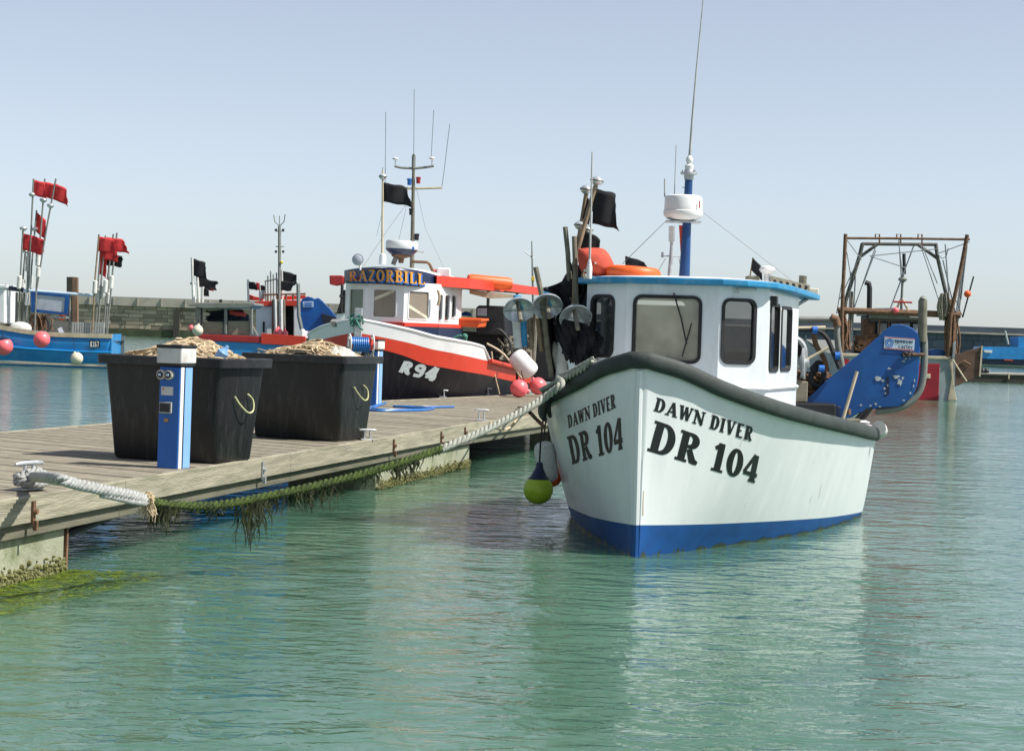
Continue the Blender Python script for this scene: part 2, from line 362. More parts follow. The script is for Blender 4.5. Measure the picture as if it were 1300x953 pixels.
def lettering(text, mapf, serif=True, gap=.02, sub=3, bold=1.0):
    """ribbon letters, laid out to x 0..1, y 0..1; mapf(x, y, k) -> world point, k = stacking order"""
    mb = MB(); lay = []; x = 0
    for ch in text:
        g, w = glyph(ch, serif); lay.append((g, x)); x += w+gap
    tot = x-gap; order = 0
    for g, x0 in lay:
        for pts, ws in g:
            # refine
            q = []; w2 = []
            for i in range(len(pts)-1):
                for k in range(sub):
                    s = k/sub; q.append((pts[i][0]*(1-s)+pts[i+1][0]*s, pts[i][1]*(1-s)+pts[i+1][1]*s)); w2.append(ws[i]*(1-s)+ws[i+1]*s)
            q.append(pts[-1]); w2.append(ws[-1]); rows = []
            closed = abs(pts[0][0]-pts[-1][0]) < 1e-6 and abs(pts[0][1]-pts[-1][1]) < 1e-6
            for i, (a, b) in enumerate(q):
                if closed and i in (0, len(q)-1): A = q[1]; B = q[-2]; dx, dy = A[0]-B[0], A[1]-B[1]
                else: A = q[min(i+1, len(q)-1)]; B = q[max(i-1, 0)]; dx, dy = A[0]-B[0], A[1]-B[1]
                d = math.hypot(dx, dy) or 1; nx, ny = -dy/d*w2[i]/2*bold, dx/d*w2[i]/2*bold
                rows.append([mapf((x0+a+nx*c)/tot, b+ny*c, order*.25) for c in (-1, 0, 1)])
            mb.grid(rows); order += 1
    return mb
def quadmap(TL, TR, BL, BR, f, eps=.004, arch=0.0):
    """bilinear map of the unit square on four parameter pairs, then f(a, b, offset)"""
    def g(x, y, k):
        y2 = y + arch*(4*x*(1-x))
        a = (1-x)*(BL[0]*(1-y2)+TL[0]*y2) + x*(BR[0]*(1-y2)+TR[0]*y2)
        b = (1-x)*(BL[1]*(1-y2)+TL[1]*y2) + x*(BR[1]*(1-y2)+TR[1]*y2)
        return f(a, b, eps+k*.00025)
    return g

# ------------------------------------------------------------------ hulls
def interp(tab):
    xs = [a for a, b in tab]; ys = [b for a, b in tab]; n = len(xs)
    d = [(ys[i+1]-ys[i])/(xs[i+1]-xs[i]) for i in range(n-1)]
    m = [d[0]] + [0 if d[i-1]*d[i] <= 0 else 2*d[i-1]*d[i]/(d[i-1]+d[i]) for i in range(1, n-1)] + [d[-1]]
    def f(x):
        if x <= xs[0]: return ys[0]
        if x >= xs[-1]: return ys[-1]
        i = max(k for k in range(n-1) if xs[k] <= x); h = xs[i+1]-xs[i]; t = (x-xs[i])/h
        return (2*t**3-3*t*t+1)*ys[i]+(t**3-2*t*t+t)*h*m[i]+(-2*t**3+3*t*t)*ys[i+1]+(t**3-t*t)*h*m[i+1]
    return f
class Hull:
    def __init__(s, ox, oy, theta, L, bg, bw, zg, flare=.85, rake=.05):
        s.o = Vector((ox, oy, 0)); s.a = Vector((math.sin(R(theta)), math.cos(R(theta)), 0)); s.p = Vector((math.cos(R(theta)), -math.sin(R(theta)), 0))
        s.L = L; s.bg = interp(bg); s.bw = interp(bw); s.zg = interp(zg); s.fl = flare; s.rake = rake
    def local(s, x, y, z): return s.o + s.a*x + s.p*y + Vector((0, 0, z))
    def half(s, x, z):
        v = z/s.zg(x)
        if v >= 0: return s.bw(x)+(s.bg(x)-s.bw(x))*min(1.02, v)**s.fl
        return s.bw(x)*(1-.5*min(1, -z/.5)**1.5)
    def pt(s, x, z, side, off=0.0):
        xx = x - s.rake*(z/s.zg(0))*max(0, 1-x/.6)
        p = s.local(xx, side*s.half(x, z), z)
        if off:
            e = .01
            q1 = s.local(x+e, side*s.half(x+e, z), z); q2 = s.local(x, side*s.half(x, z+e), z+e); q0 = s.local(x, side*s.half(x, z), z)
            n = (q1-q0).cross(q2-q0).normalized()
            if n.dot(s.p*side) < 0: n = -n
            p = p + n*off
        return p
    def stations(s):
        out = [0, .015, .03, .05, .08, .11, .14, .17]+[.2+.05*i for i in range(27)]; x = 1.6
        while x < s.L-.1: out.append(x); x += .25
        return out+[s.L]
    def band(s, ztop, zbot, rows=8, transom=True, sides=(-1, 1), x1=None):
        mb = MB(); st = [x for x in s.stations() if x1 is None or x <= x1]
        if x1: st.append(x1)
        cols = [(x, -1) for x in reversed(st)] + [(x, 1) for x in st]
        g = []
        for j in range(rows+1):
            r = []
            for x, sd in cols:
                zt, zb = ztop(x), zbot(x); r.append(s.pt(x, zb+(zt-zb)*j/rows, sd))
            g.append(r)
        mb.grid(g)
        if transom:
            x = s.L; mb.grid([[s.pt(x, zbot(x)+(ztop(x)-zbot(x))*j/rows, sd) for sd in (-1, 1)] for j in range(rows+1)])
        return mb
    def hit(s, px, py, side, xm=1.7):
        best = None
        for i in range(0, 121):
            x = xm*(i/120)**1.5
            for j in range(0, 31):
                z = s.zg(x)*j/30; q = proj(s.pt(x, z, side)); e = (q[0]-px)**2+(q[1]-py)**2
                if best is None or e < best[0]: best = (e, x, z)
        e, x, z = best
        for _ in range(12):
            q = proj(s.pt(x, z, side)); h = 1e-3
            qx = proj(s.pt(x+h, z, side)); qz = proj(s.pt(x, z+h, side))
            a, b, c, d = (qx[0]-q[0])/h, (qz[0]-q[0])/h, (qx[1]-q[1])/h, (qz[1]-q[1])/h
            det = a*d-b*c
            if abs(det) < 1e-6: break
            ex, ey = px-q[0], py-q[1]
            x += max(-.2, min(.2, (d*ex-b*ey)/det)); z += max(-.2, min(.2, (-c*ex+a*ey)/det)); x = max(0, x)
        return x, z
    def rail(s, r, flat, zoff=0.0, out=0.0, x1=None, sides=(-1, 1), nose=.0):
        st = [x for x in s.stations() if x1 is None or x < x1] + ([x1] if x1 else [])
        pts = []
        for sd in sides:
            q = [s.local(x-s.rake*max(0, 1-x/.6)-nose*max(0, 1-x/.3), sd*(s.bg(x)+out), s.zg(x)+zoff) for x in st]
            pts += list(reversed(q)) if sd == -1 and len(sides) == 2 else q
        return MB().tube(pts, r, 12, flat=flat)
def facade(mb_or_parent, name, m, A, B, z0, z1, holes=(), thick=.04, parent=None, top=None):
    """vertical wall from A to B (plan points) with rounded window holes; top = (zA, zB) optional sloped top"""
    A = Vector((A[0], A[1], 0)); B = Vector((B[0], B[1], 0)); d = B-A
    bm = bmesh.new(); org = worigin(parent)
    def W(t, z): return A + d*t + Vector((0, 0, z)) - org
    zt = top or (z1, z1)
    edges = []
    for loop in [[(0, z0), (1, z0), (1, zt[1]), (0, zt[0])]] + list(holes):
        vs = [bm.verts.new(W(t, z)) for t, z in loop]
        edges += [bm.edges.new((vs[i], vs[(i+1) % len(vs)])) for i in range(len(vs))]
    bmesh.ops.triangle_fill(bm, edges=edges, use_beauty=True, use_dissolve=False)
    bmesh.ops.recalc_face_normals(bm, faces=bm.faces)
    me = bpy.data.meshes.new(name); bm.to_mesh(me); bm.free(); me.materials.append(M[m])
    o = bpy.data.objects.new(name, me); COL.objects.link(o); o.parent = parent
    md = o.modifiers.new('s', 'SOLIDIFY'); md.thickness = thick; md.offset = 0
    return o
def rrect(t0, t1, z0, z1, rt_, rz, n=4):
    out = []
    for cx, cz, a0 in ((t1-rt_, z1-rz, 0), (t0+rt_, z1-rz, 90), (t0+rt_, z0+rz, 180), (t1-rt_, z0+rz, 270)):
        for i in range(n+1):
            a = R(a0+90*i/n); out.append((cx+rt_*math.cos(a), cz+rz*math.sin(a)))
    return out
def wall_window(px0, px1, py0, py1, A, B, parent, frame='rubber', pane='glass', fw=.022, rad=.07, clip=(.03, .97), proud=.03):
    """pane and rubber frame on wall AB; returns the hole loop"""
    A = Vector((A[0], A[1], 0)); B = Vector((B[0], B[1], 0)); L = (B-A).length
    t0, za = hitwall(px0, py0, A, B); t1, zb = hitwall(px1, py0, A, B); _, zc = hitwall(px0, py1, A, B); _, zd = hitwall(px1, py1, A, B)
    if t0 > t1: t0, t1 = t1, t0
    t0 = max(clip[0], t0); t1 = min(clip[1], t1); z1 = (za+zb)/2; z0 = (zc+zd)/2
    rad = min(rad, (t1-t0)*L*.4)
    rr = rad/L
    loop = rrect(t0, t1, z0, z1, rr, rad); inner = rrect(t0+fw/L, t1-fw/L, z0+fw, z1-fw, max(.2*rr, rr-fw/L), max(.01, rad-fw))
    n = Vector(((B-A).y, -(B-A).x, 0)).normalized()
    if n.y > 0 and abs(n.y) > .2: n = -n
    def W(t, z, o): return A+(B-A)*t+Vector((0, 0, z))+n*o
    k = len(loop); mb = MB()
    for o0, o1 in ((proud, -.03),):
        vs = [W(t, z, o0) for t, z in loop]+[W(t, z, o0) for t, z in inner]+[W(t, z, o1) for t, z in loop]+[W(t, z, o1) for t, z in inner]
        fs = []
        for i in range(k):
            j = (i+1) % k
            fs += [(i, j, k+j, k+i), (2*k+i, 3*k+i, 3*k+j, 2*k+j), (i, 2*k+i, 2*k+j, j), (k+i, k+j, 3*k+j, 3*k+i)]
        mb.add(vs, fs)
    w = mb.build('window', frame, parent, smooth=False)
    g = MB(); g.add([W(t, z, .004) for t, z in inner], [tuple(range(k))])
    g.build('pane', pane, w)
    return loop

# ================================================================== world, sun, camera
wd = bpy.data.worlds.new("World"); scn.world = wd; wd.use_nodes = True
nt = wd.node_tree; bg = nt.nodes['Background']
sky = nt.nodes.new('ShaderNodeTexSky'); sky.sky_type = 'NISHITA'; sky.sun_disc = False
SUN_EL, SUN_AZ = 52, 104
sky.sun_elevation = R(SUN_EL); sky.sun_rotation = R(SUN_AZ); sky.altitude = 0; sky.air_density = .76; sky.dust_density = .5; sky.ozone_density = 3.9
hs = nt.nodes.new('ShaderNodeHueSaturation'); hs.inputs['Saturation'].default_value = .52
nt.links.new(sky.outputs[0], hs.inputs['Color']); nt.links.new(hs.outputs[0], bg.inputs[0])
bg.inputs[1].default_value = .09
sl = bpy.data.lights.new('sun', 'SUN'); sl.energy = 4.3; sl.angle = R(.6); sl.color = (1, .955, .89)
so = bpy.data.objects.new('sun', sl); COL.objects.link(so)
dsun = Vector((math.cos(R(SUN_EL))*math.sin(R(SUN_AZ)), math.cos(R(SUN_EL))*math.cos(R(SUN_AZ)), math.sin(R(SUN_EL))))
so.rotation_euler = dsun.to_track_quat('Z', 'Y').to_euler(); so.location = (30, -10, 40)
cam = bpy.data.cameras.new('camera'); co = bpy.data.objects.new('camera', cam); COL.objects.link(co); scn.camera = co
cam.sensor_width = 36; cam.sensor_fit = 'HORIZONTAL'; cam.lens = F/1300*36; cam.shift_y = -(476.5-CY)/1300
cam.clip_start = .1; cam.clip_end = 6000
co.matrix_world = Matrix(((cr, -sr, 0, 0), (0, 0, -1, 0), (sr, cr, 0, HCAM), (0, 0, 0, 1)))
scn.view_settings.view_transform = 'Standard'; scn.view_settings.look = 'None'; scn.view_settings.exposure = .68; scn.view_settings.gamma = 1
scn.view_settings.use_curve_mapping = False
scn.render.engine = 'CYCLES'; scn.cycles.use_denoising = True; scn.cycles.max_bounces = 8; scn.cycles.transparent_max_bounces = 12
scn.cycles.sample_clamp_indirect = 6

# ================================================================== water
wm = bpy.data.materials.new('harbour_water'); wm.use_nodes = True; nt = wm.node_tree; n = nt.nodes; l = nt.links; b = n['Principled BSDF']
b.subsurface_method = 'BURLEY'; b.inputs['Subsurface Weight'].default_value = 1; b.inputs['Subsurface Radius'].default_value = (.5, 1.0, .8); b.inputs['Subsurface Scale'].default_value = .9
b.inputs['Roughness'].default_value = .07; b.inputs['IOR'].default_value = 1.33; b.inputs['Specular IOR Level'].default_value = .5
tc = n.new('ShaderNodeTexCoord')
def wnoise(scale, stretch, detail, dist=0.0, rot=0.0, rough=.5):
    mp = n.new('ShaderNodeMapping'); mp.inputs['Scale'].default_value = stretch; mp.inputs['Rotation'].default_value = (0, 0, rot)
    l.new(tc.outputs['Object'], mp.inputs[0]); z = n.new('ShaderNodeTexNoise'); z.inputs['Scale'].default_value = scale; z.inputs['Detail'].default_value = detail
    z.inputs['Distortion'].default_value = dist; z.inputs['Roughness'].default_value = rough; l.new(mp.outputs[0], z.inputs['Vector']); return z.outputs['Fac']
cz = wnoise(.35, (1, .6, 1), 3); rc = n.new('ShaderNodeValToRGB'); rc.color_ramp.elements[0].position = .35; rc.color_ramp.elements[1].position = .7
rc.color_ramp.elements[0].color = (.054, .130, .084, 1); rc.color_ramp.elements[1].color = (.076, .168, .110, 1)
l.new(cz, rc.inputs[0]); l.new(rc.outputs[0], b.inputs['Base Color'])
patch = wnoise(.22, (.8, .8, 1), 2, .6)          # cat's paws: rougher and calmer areas
pr = n.new('ShaderNodeMapRange'); pr.inputs['From Min'].default_value = .35; pr.inputs['From Max'].default_value = .65; pr.inputs['To Min'].default_value = .55; pr.inputs['To Max'].default_value = 1.15
l.new(patch, pr.inputs['Value'])
h1 = wnoise(1.5, (.8, 1.2, 1), 2, .4, R(12)); h2 = wnoise(5.5, (.75, 1.15, 1), 3, .7, R(-14)); h3 = wnoise(13, (.7, 1.2, 1), 2, .3, R(20))
def mul(a, k):
    m_ = n.new('ShaderNodeMath'); m_.operation = 'MULTIPLY'; l.new(a, m_.inputs[0])
    if isinstance(k, (int, float)): m_.inputs[1].default_value = k
    else: l.new(k, m_.inputs[1])
    return m_.outputs[0]
def add(a, c):
    m_ = n.new('ShaderNodeMath'); l.new(a, m_.inputs[0]); l.new(c, m_.inputs[1]); return m_.outputs[0]
hh = add(mul(h1, .75), mul(add(mul(h2, .40), mul(h3, .05)), pr.outputs[0]))
bp = n.new('ShaderNodeBump'); bp.inputs['Strength'].default_value = 1; bp.inputs['Distance'].default_value = .055
l.new(hh, bp.inputs['Height']); l.new(bp.outputs[0], b.inputs['Normal'])
w = MB(); w.add([(-3000, -60, 0), (3000, -60, 0), (3000, 4500, 0), (-3000, 4500, 0)], [(0, 1, 2, 3)])
w = w.build('water', wm); tag(w, 'rippled green harbour water', 'water', kind='structure'); del w['category']

# ================================================================== harbour walls
def far_wall(name, label, xa, xb, Y, top, cope, mw, mc, rail_posts, courses, weed=.6, butt=(), band=0, Yb=None):
    Yb = Yb or Y
    t = thing(name, label, 'harbour wall', ((xa+xb)/2, Y, 0))
    def Yx(x): return Y + (Yb-Y)*(x-xa)/(xb-xa)
    rr = random.Random(5); mb = MB(); z = -1.0; H_ = (top-cope+1.0)/courses
    for c in range(courses):           # every course a run of big blocks, set slightly in and out
        x = xa - rr.random()*2
        while x < xb:
            w_ = rr.uniform(1.2, 2.4); o = rr.uniform(0, .10)
            mb.box((x+w_/2, Yx(x)+.75-o, z+H_/2), (w_-.05, 1.5, H_-.045), av=rr.random()); x += w_
        z += H_
    mb.box(((xa+xb)/2, Y+1.9, (top-1)/2-.6), (xb-xa, 2.2, top+.2)) if Yb == Y else None
    mb.build('wall', mw, t, attr=True)
    MB().box(((xa+xb)/2, Yx((xa+xb)/2)+1.0, top-cope/2), (xb-xa+1, 2.9, cope), (Vector((xb-xa, Yb-Y, 0)).normalized(), Vector((0, 1, 0)), Vector((0, 0, 1)))).build('parapet', mc, t)
    if weed: MB().box(((xa+xb)/2, Yx((xa+xb)/2)-.12, weed/2-.1), (xb-xa, .25, weed+.2)).build('weed_line', 'wallweed', t)
    for x in butt: MB().box((x, Yx(x)-.3, top/2-.7), (.75, .7, top*.72)).build('fender_pile', 'darkwood', t)
    if rail_posts:
        mb = MB(); x = xa
        while x < xb: mb.box((x, Yx(x)-.55, top-cope/2), (.16, .14, cope*.98)); x += rail_posts
        mb.build('pilaster', 'coping', t)
    if band: MB().box(((xa+xb)/2, Yx((xa+xb)/2)-.52, top-cope), (xb-xa, .3, .22)).build('string_course', 'coping', t)
    return t
M['stone2'] = mat('harbour_stone_blocks', (.37, .315, .225), .9, var=.25, scale=.5, stain=(.13, .12, .10), stain_amt=.85, stain_scale=.3, stretch=(.5, 1, 2.4), attr='pv', attr_amt=.35)
M['dark2'] = mat('breakwater_blocks', (.085, .105, .135), .9, var=.2, scale=.3, stain=(.06, .075, .10), stain_amt=.8, stain_scale=.2, attr='pv', attr_amt=.12)  # haze over the far wall is put into this bluish block colour
YW = 255
far_wall('stone_harbour_wall', 'long pale stone block harbour wall with railed parapet behind the blue boat', -95, 3, YW, 5.05, 1.15, 'stone2', 'coping', 3.1, 10, .9, butt=(P(225, 410, YW).x,))
far_wall('breakwater_wall', 'dark grey breakwater wall across the harbour behind the trawler', 3.2, 130, 268, 5.0, .9, 'dark2', 'dark2', 0, 5, .8, band=1)

# ================================================================== pontoon
ZD = .62
f0 = G(0, 638, ZD); f1 = G(606, 537, ZD); f2 = G(684, 527.6, ZD)
fm = f0 + (f0-f1)*.42
f3 = f2 + (f2-f1)*3.3
b0 = G(0, 549, ZD); b1 = G(137, 539.5, ZD); b2 = G(483, 509, ZD); b3 = G(672, 500.5, ZD)
bm_ = b0 + (b0-b2).normalized()*10
b4 = b3 + (b3-b2)*1.2
def clip(poly, n, d, keep):
    out = []
    for i in range(len(poly)):
        a, c = poly[i], poly[(i+1) % len(poly)]; da = (a.x*n.x+a.y*n.y-d)*keep; dc = (c.x*n.x+c.y*n.y-d)*keep
        if da >= 0: out.append(a)
        if da*dc < 0: out.append(a.lerp(c, da/(da-dc)))
    return out
root = thing('timber_pontoon', 'weathered grey timber walkway pontoon on concrete floats', 'pontoon', (f0.x, f0.y, 0))
mb = MB(); rr = random.Random(3)
pd = Vector((math.cos(R(-36)), math.sin(R(-36)), 0)); pn = Vector((-pd.y, pd.x, 0))
inset = Vector((-.055, .012, 0))
quads = [[fm+inset, f1+inset, b2.lerp(b3, .02), bm_], [f1+inset, f2+inset, f3+inset, b4, b3, b2.lerp(b3, .02)]]
for q in quads:
    vals = [p.dot(pn) for p in q]; d = min(vals); wdt = .145
    while d < max(vals):
        s = clip(clip(q, pn, d+.004, 1), pn, d+wdt-.004, -1)
        if len(s) >= 3:
            zt = rr.uniform(-.003, .003)
            top_ = [Vector((p.x, p.y, ZD+zt)) for p in s]; k = len(s)
            vs = top_+[Vector((p.x, p.y, ZD-.035)) for p in s]
            mb.add(vs, [tuple(range(k))]+[(i, (i+1) % k, k+(i+1) % k, k+i) for i in range(k)], rr.random())
        d += wdt
mb.build('deck', 'deck', root, attr=True)
def edgebeam(pts, z0, z1, w_, off=0.0):
    """a beam with its outer face along the polyline"""
    mb = MB()
    for a, c in zip(pts, pts[1:]):
        d = (c-a).normalized(); o = Vector((-d.y, d.x, 0))
        L_ = (c-a).length; nseg = max(1, round(L_/4.2))
        for i in range(nseg):
            p = a.lerp(c, i/nseg); q = a.lerp(c, (i+1)/nseg); m_ = (p+q)/2+o*(w_/2+off)
            mb.box((m_.x, m_.y, (z0+z1)/2), ((q-p).length-.008, w_, z1-z0), (d, o, Vector((0, 0, 1))), rr.random())
    return mb
edgebeam([fm, f1, f2, f3], ZD-.18, ZD+.012, .055).build('edge_beam', 'fascia', root, bevel=.006)
edgebeam([fm, f1, f2, f3], ZD-.285, ZD-.183, .07, .045).build('lower_waler', 'waler', root, bevel=.006)
edgebeam([b4, b3, b2, bm_], ZD-.24, ZD+.01, .055).build('back_beam', 'fascia', root, bevel=.006)
# underside frame so that light does not come through
mb = MB()
for a, c, d_, e in ((fm, f1, b2, bm_), (f1, f3, b4, b2)):
    i1 = Vector((-.15, .03, 0)); vs = [a+i1, c+i1, d_-i1, e-i1]
    mb.prism([Vector((p.x, p.y, ZD-.16)) for p in vs], (0, 0, .12))
mb.build('bearer_frame', 'darkwood', root)
def along(px, up):      # point on the front edge under pixel px
    best = min(((abs(proj(fm.lerp(f1, t/400))[0]-px), fm.lerp(f1, t/400)) for t in range(401)), key=lambda q: q[0])
    return best[1]
ed = (f1-fm).normalized(); eo = Vector((-ed.y, ed.x, 0))
for px in (42, 332, 500, 560, 590):
    mb = MB(); p = along(px, 0)
    mb.box((p.x-eo.x*.012, p.y-eo.y*.012, ZD-.11), (.04, .016, .17), (ed, eo, Vector((0, 0, 1))))
    mb.box((p.x-eo.x*.03, p.y-eo.y*.03, ZD-.20), (.03, .03, .07), (ed, eo, Vector((0, 0, 1))))
    mb.tube([Vector((p.x, p.y, ZD-.1))-eo*.02, Vector((p.x, p.y, ZD-.1))-eo*.045], .02, 8)
    mb.build('bracket', 'galv' if px == 332 else 'rust', root)
def floatbox(pa, pb, zt, zb, w_=1.1, inset=.10):
    a = along(pa, 0) if not isinstance(pa, Vector) else pa; c = along(pb, 0) if not isinstance(pb, Vector) else pb
    d = (c-a).normalized(); o = Vector((-d.y, d.x, 0)); m_ = (a+c)/2+o*(w_/2+inset)
    fl = MB().box((m_.x, m_.y, (zt+zb)/2), ((c-a).length, w_, zt-zb), (d, o, Vector((0, 0, 1)))).build('concrete_float', 'concrete', root, bevel=.02)
    # weed and shell collar just above the water
    mb = MB(); L_ = (c-a).length; r2 = random.Random(int(L_*100))
    for i in range(int(L_*420)):
        s = r2.random(); p = a.lerp(c, s)+o*(inset-.012); h = r2.uniform(.008, .04)
        mb.ball((p.x+r2.uniform(-.01, .01), p.y, abs(r2.gauss(0, .045))), h*.55, 4, k=r2.uniform(.5, 1.2))
    e = c+o*inset
    for i in range(380): k_ = r2.random()*w_; mb.ball((e.x+o.x*k_, e.y+o.y*k_, abs(r2.gauss(0, .045))), r2.uniform(.005, .02), 4)
    mb.build('growth', 'growth', fl, smooth=False)['kind'] = 'stuff'
floatbox(fm, along(101, 0), ZD-.29, -.5)
floatbox(490, 606, ZD-.31, -.5)
floatbox(f2+(f3-f2)*.35, f3, ZD-.31, -.5)
# rusty end plate beside the near float
p = along(99, 0); MB().box((p.x+eo.x*.4+ed.x*.03, p.y+eo.y*.4+ed.y*.03, .12), (.03, .62, .42), (ed, eo, Vector((0, 0, 1)))).build('end_plate', 'rust', root)
MB().tube([along(120, 0)+eo*.25+Vector((0, 0, -.33-ZD+.56)), along(185, 0)+eo*.25+Vector((0, 0, -.30))], .035, 8).build('conduit', 'rubber', root, smooth=True)

# algae in the water by the near float
mb = MB(); c0 = along(101, 0); r2 = random.Random(11)
for i in range(1500):
    s = r2.random()**1.1*2.6; off = -(r2.random()**1.5)*.75*(1-.25*s/2.6)+.06
    p = c0-ed*s+eo*off+ed*(.15 if off < -.2 else .06)*r2.random(); p.z = r2.uniform(.002, .014)
    a = r2.gauss(.2, .7); L_ = r2.uniform(.03, .13); d = Vector((math.cos(a), math.sin(a), 0)); o = Vector((-d.y, d.x, 0))*r2.uniform(.003, .009)
    q = p+d*L_*.5+Vector((0, 0, .004)); e = p+d*L_+o*3
    mb.add([p-o, p+o, q+o*1.3, q-o*1.3, e+o*.3, e-o*.3], [(0, 1, 2, 3), (3, 2, 4, 5)])
al = mb.build('algae', 'algae'); tag(al, 'bright green algae floating at the foot of the near concrete float', 'algae', kind='stuff')

# deck hardware -----------------------------------------------------
def cleat(px, py, size, yaw, label, key='galv', tall=1.0):
    p = G(px, py, ZD); t = thing('mooring_cleat', label, 'cleat', (p.x, p.y, ZD), 'galvanised cleats along the pontoon')
    d = Vector((math.cos(R(yaw)), math.sin(R(yaw)), 0)); o = Vector((-d.y, d.x, 0)); U = Vector((0, 0, 1)); s = size
    MB().box(p+U*.012*1, (s*.75, s*.34, .018), (d, o, U)).build('base_plate', key, t, bevel=.004)
    for k in (-1, 1): MB().tube([p+d*k*s*.17+U*.02, p+d*k*s*.14+U*s*.42*tall], [s*.06, s*.045], 10).build('post', key, t, smooth=True)
    top = p+U*s*.44*tall
    MB().tube([top-d*s*.5-U*s*.015, top-d*s*.46, top-d*s*.25+U*s*.015, top+d*s*.25+U*s*.015, top+d*s*.46, top+d*s*.5-U*s*.015], [s*.035, s*.055, s*.065, s*.065, s*.055, s*.035], 10).build('horn', key, t, smooth=True)
    return t
cleat(36, 622, .30, 62, 'large galvanised cleat with the thick mooring rope wound round it', tall=1.5)
cleat(300, 585, .20, 18, 'galvanised cleat on the pontoon edge at the foot of the nearest black tub')
cleat(466, 559, .21, 18, 'galvanised cleat on the pontoon edge at the foot of the second black tub', tall=1.3)
cleat(561, 504.5, .24, 10, 'small cleat on the back edge of the pontoon below the grey number', tall=1.3)
cleat(617, 501.5, .24, 10, 'small cleat on the back edge of the pontoon nearest the pink buoy', tall=1.3)
cleat(611, 534, .22, 10, 'far cleat on the front edge of the pontoon under the sloping rope', tall=1.6)

def pedestal(px, py, yaw, label, h=1.09, full=True):
    p = G(px, py, ZD); t = thing('service_pedestal', label, 'power pedestal', (p.x, p.y, ZD), 'blue service pedestals on the pontoon')
    d = Vector((math.cos(R(yaw)), math.sin(R(yaw)), 0)); o = Vector((-d.y, d.x, 0)); U = Vector((0, 0, 1)); w_ = .205
    # p is the near right corner; body goes to -d and +o
    c = p-d*w_/2+o*w_/2
    MB().box(c+U*(h*.41), (w_, w_, h*.82), (d, o, U)).build('body', 'pedblue', t, bevel=.006)
    rf = c+d*(w_/2+.004)
    MB().box(rf-o*.068+U*h*.41, (.008, .05, h*.815), (d, o, U)).build('white_strip', 'white', t)
    MB().box(rf-o*.033+U*h*.41, (.005, .016, h*.81), (d, o, U)).build('groove', 'navy', t)
    MB().box(rf+o*.036+U*h*.41, (.008, .115, h*.81), (d, o, U)).build('pale_strip', 'pedlight', t)
    MB().box(c+U*(h*.835), (w_+.03, w_+.03, .025), (d, o, U)).build('collar', 'rubber', t, bevel=.004)
    MB().box(c+U*(h*.91), (w_+.05, w_+.05, h*.125), (d, o, U)).build('lamp_housing', 'dirtywhite', t, bevel=.012)
    MB().box(c+U*(h*.985), (w_+.06, w_+.06, .026), (d, o, U)).build('cap', 'rubber', t, bevel=.008)
    ff = c-o*(w_/2)
    for k in (-.075, .005):
        q = ff+d*(k+.0)+U*h*.755
        s = MB().lathe(q, [(.038, -.01), (.042, .0), (.042, .035), (.034, .04)], 18, -o).build('socket', 'cream', t, smooth=True)
        MB().lathe(q-o*.041, [(.031, 0), (.031, .006), (.02, .008)], 16, -o).build('socket_lid', 'navy', s, smooth=True)
        MB().box(q-o*.052, (.026, .006, .02), (d, o, U)).build('socket_label', 'stickerwhite', s)
    MB().box(ff-o*.003+U*h*.625+d*-.02, (.12, .006, .075), (d, o, U)).build('notice_plate', 'dirtywhite', t)
    MB().box(ff-o*.007+U*h*.64+d*-.058, (.014, .004, .016), (d, o, U)).build('notice_mark', 'red', t)
    m_ = MB().box(ff-o*.01+U*h*.49+d*-.025, (.125, .02, .10), (d, o, U)).build('meter_frame', 'grill', t, bevel=.004)
    MB().box(ff-o*.022+U*h*.49+d*-.028, (.10, .008, .075), (d, o, U)).build('meter_window', 'black', m_)
    MB().box(ff-o*.003+U*h*.39+d*-.02, (.045, .006, .028), (d, o, U)).build('brass_plate', 'brass', t)
    return t, c, d, o
pedestal(224.5, 595.5, -22, 'blue service pedestal with round sockets standing against the nearest black tub')
t2, c2, d2, o2 = pedestal(477, 515, -22, 'blue service pedestal behind the second black tub', h=1.12)
# hose reel on top of the second pedestal
q = c2+Vector((0, 0, ZD*0+1.12+.16)); q.z = ZD+1.12-.10; q.x -= .13; q.y -= .16
t = thing('hose_reel', 'blue hose wound on a small white reel beside the far pedestal top', 'hose reel', (q.x, q.y, ZD+1.12))
ax = (Vector((1, .25, 0))).normalized()
mb = MB()
for i in range(9):
    cc = q+ax*(-.26+.26*i/9*1.15)
    mb.tube([cc+Vector((0, 0, 1))*math.sin(R(a))*.115+ax.cross(Vector((0, 0, 1)))*math.cos(R(a))*.115+ax*(a/360*.03) for a in range(0, 361, 20)], .018, 6)
mb.build('hose', 'hose', t, smooth=True)
mb = MB().tube([q-ax*.28, q+ax*.10], .10, 14); mb.build('drum', 'red', t, smooth=True)
for k in (-.29, .10):
    mb = MB(); cc = q+ax*k; s_ = ax.cross(Vector((0, 0, 1)))
    mb.tube([cc+Vector((0, 0, 1))*math.sin(R(a))*.165+s_*math.cos(R(a))*.165 for a in range(0, 361, 15)], .016, 6)
    for a in range(0, 180, 60): mb.tube([cc+(Vector((0, 0, 1))*math.sin(R(a))+s_*math.cos(R(a)))*.16, cc-(Vector((0, 0, 1))*math.sin(R(a))+s_*math.cos(R(a)))*.16], .01, 6)
    mb.build('flange', 'dirtywhite', t, smooth=True)
MB().tube([q-ax*.30, q+ax*.13, q+ax*.13+Vector((.05, .16, 0))], .018, 6).build('axle', 'galv', t, smooth=True)
